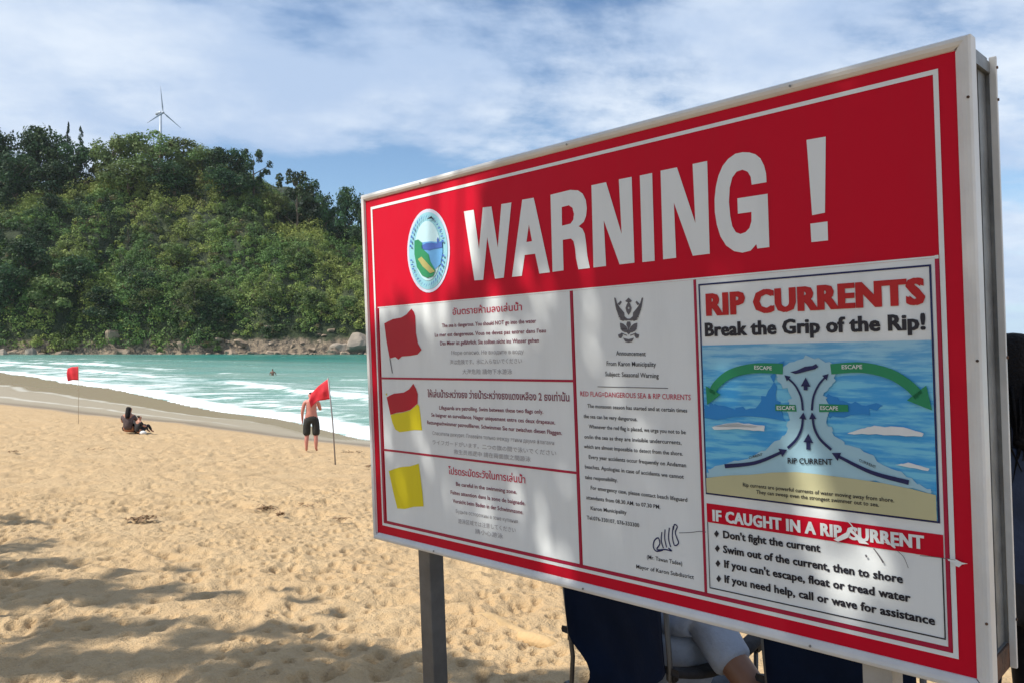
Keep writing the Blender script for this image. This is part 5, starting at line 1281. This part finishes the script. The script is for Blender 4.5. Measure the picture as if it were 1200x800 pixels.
# gaps between the leaves that let the sun reach parts of the sign
GAPS = [(.22, .60, .016, .05), (.5, .78, .014, .06), (.62, .84, .012, .05), (.70, .76, .014, .07), (.90, .78, .016, .06), (1.34, .60, .014, .08), (1.02, .86, .012, .09), (1.5, .98, .012, .06), (1.80, 1.02, .014, .07), (1.30, .30, .03, .03), (1.05, .33, .03, .04), (1.5, .38, .02, .02), (-.01, .32, .035, .34), (-.01, .95, .02, .25), (.36, -.01, .42, .03), (.12, .10, .16, .12), (.30, .16, .22, .17), (.14, .30, .15, .16), (.40, .30, .17, .12), (.48, .02, .035, .09), (.60, .03, .05, .06), (.74, .0, .03, .04), (.57, .22, .05, .14),
        (.33, .44, .06, .06), (.42, .50, .07, .05), (.66, .50, .05, .10), (.76, .57, .022, .08), (.86, .50, .03, .10), (.10, .86, .016, .13), (.17, 1.06, .024, .14), (.27, .82, .022, .12), (.33, .98, .024, .14),
        (.44, 1.08, .028, .12), (.53, 1.06, .018, .10), (.62, 1.10, .03, .11), (.74, 1.05, .022, .12), (.85, 1.10, .026, .12), (.95, 1.0, .012, .15), (.80, .36, .035, .05), (.92, .40, .03, .04), (.68, .40, .03, .04),
        (1.06, .52, .026, .11), (1.13, .70, .018, .10), (1.22, .88, .030, .13), (1.10, 1.06, .02, .10), (1.30, 1.02, .014, .09), (1.17, .395, .02, .02), (1.66, .92, .028, .16), (1.68, 1.10, .020, .07), (1.74, .60, .020, .05), (1.86, .52, .016, .05),
        (1.46, .66, .016, .07), (1.42, .46, .02, .05), (1.55, 1.23, .05, .03), (.3, 1.22, .08, .03), (.9, 1.225, .07, .03), (1.2, 1.225, .05, .025), (1.98, .62, .02, .03), (.02, .62, .014, .12), (.02, 1.0, .014, .10)]
def thin(Vq, Fq_, Tq):
    c_ = Vq.reshape(-1, 4, 3).mean(1) - np.array(origin)[None]
    t_ = c_ @ np.array(sz) / float(SUN.dot(sz)); q_ = c_ - t_[:, None] * np.array(SUN)[None]
    u_ = q_ @ np.array(sx); v_ = -(q_ @ np.array(sy)); keep_ = np.ones(len(u_), bool)
    for gu, gv, ru, rv in GAPS: pu = .036 if (gv < .42 and gu < .7) else .021; keep_ &= (((u_ - gu) / (ru + pu)) ** 2 + ((v_ - gv) / (rv + .03)) ** 2) > 1
    return keep_
Vs, Ts = np.concatenate(Vs), np.concatenate(Ts); kp = thin(Vs, None, None)
Vs = Vs.reshape(-1, 4, 3)[kp].reshape(-1, 3); Ts = Ts.reshape(-1, 4, 3)[kp].reshape(-1, 3)
np_mesh('crown', Vs - np.array(btree.location)[None], np.arange(len(Vs)).reshape(-1, 4), leafM, btree, smooth=False, color=Ts)
bl = Vector(btree.location); br_ = [tube_vf([(0, 0, -.3), (.05, .1, 1.2), (-.1, .3, 2.6), (-.2, .5, 4.2)], [.24, .19, .16, .12], 12)]
for i in range(0, len(CC), 23):
    e_ = Vector(CC[i]) - bl; st_ = Vector((-.2, .5, 3.6 + .5 * (i % 3) * .4)); md_ = st_.lerp(e_, .5) + Vector((0, 0, .5))
    br_.append(tube_vf([st_, md_, e_], [.04, .022, .006], 5))
V, Fq = join_vf(br_); mesh_obj('trunk', V, Fq, barkM, btree, True)

# unseen tree added behind the camera to dim the sky light on the sign
def added_shade_tree(x, y, h, r, label, seed):
    rs = np.random.default_rng(seed); gz = ground(x, y); o = empty('unseen_beach_tree', (x, y, gz)); setp(o, label, 'tree')
    C_ = []; R_ = []
    for i in range(60):
        a_ = rs.uniform(0, 6.28); q_ = r * math.sqrt(rs.random()); C_.append((q_ * math.cos(a_), q_ * math.sin(a_), h * rs.uniform(.42, .95) - q_ * .12)); R_.append(rs.uniform(.6, 1.1))
    V, F, T_ = leaf_cloud(rs, np.array(C_), np.array(R_), 330, .17, np.tile(np.array([[.045, .085, .025]]), (60, 1)), flat=.8, jitter=1.0, lower=-1)
    W_ = V + np.array([[x, y, gz]]); k_ = thin(W_, None, None); V = V.reshape(-1, 4, 3)[k_].reshape(-1, 3); T_ = T_.reshape(-1, 4, 3)[k_].reshape(-1, 3)
    np_mesh('crown', V, np.arange(len(V)).reshape(-1, 4), leafM, o, smooth=False, color=T_)
    b_ = [tube_vf([(0, 0, -.3), (.1, 0, h * .3), (-.1, .1, h * .6), (0, 0, h * .85)], [.22, .17, .12, .03], 10)]
    for c_ in C_[:12]: b_.append(tube_vf([(0, .05, h * .42), (c_[0] * .5, c_[1] * .5, h * .6), c_], [.06, .035, .008], 5))
    V, Fq = join_vf(b_); mesh_obj('trunk', V, Fq, barkM, o, True)
added_shade_tree(-5.0, -9.5, 8.0, 3.8, 'unseen tree added behind the camera to cut the light on the sign', 42)

# ------------------------------------------------------------------ air over the bay
hz_v, hz_f = box_vf(-1200, 600, -60, 1500, -12, 190)
hzm = bpy.data.materials.new('haze'); hzm.use_nodes = True; hzm.node_tree.nodes.clear(); t = NT(hzm.node_tree)
pv_ = t.n('ShaderNodeVolumePrincipled'); pv_.inputs['Color'].default_value = (0.86, 0.93, 1.0, 1); pv_.inputs['Density'].default_value = 0.00005
t.n('ShaderNodeOutputMaterial', {1: pv_.outputs[0]})
hz_o = mesh_obj('haze', hz_v, hz_f, hzm); setp(hz_o, 'thin sea air over the bay and headland', 'haze', kind='stuff')
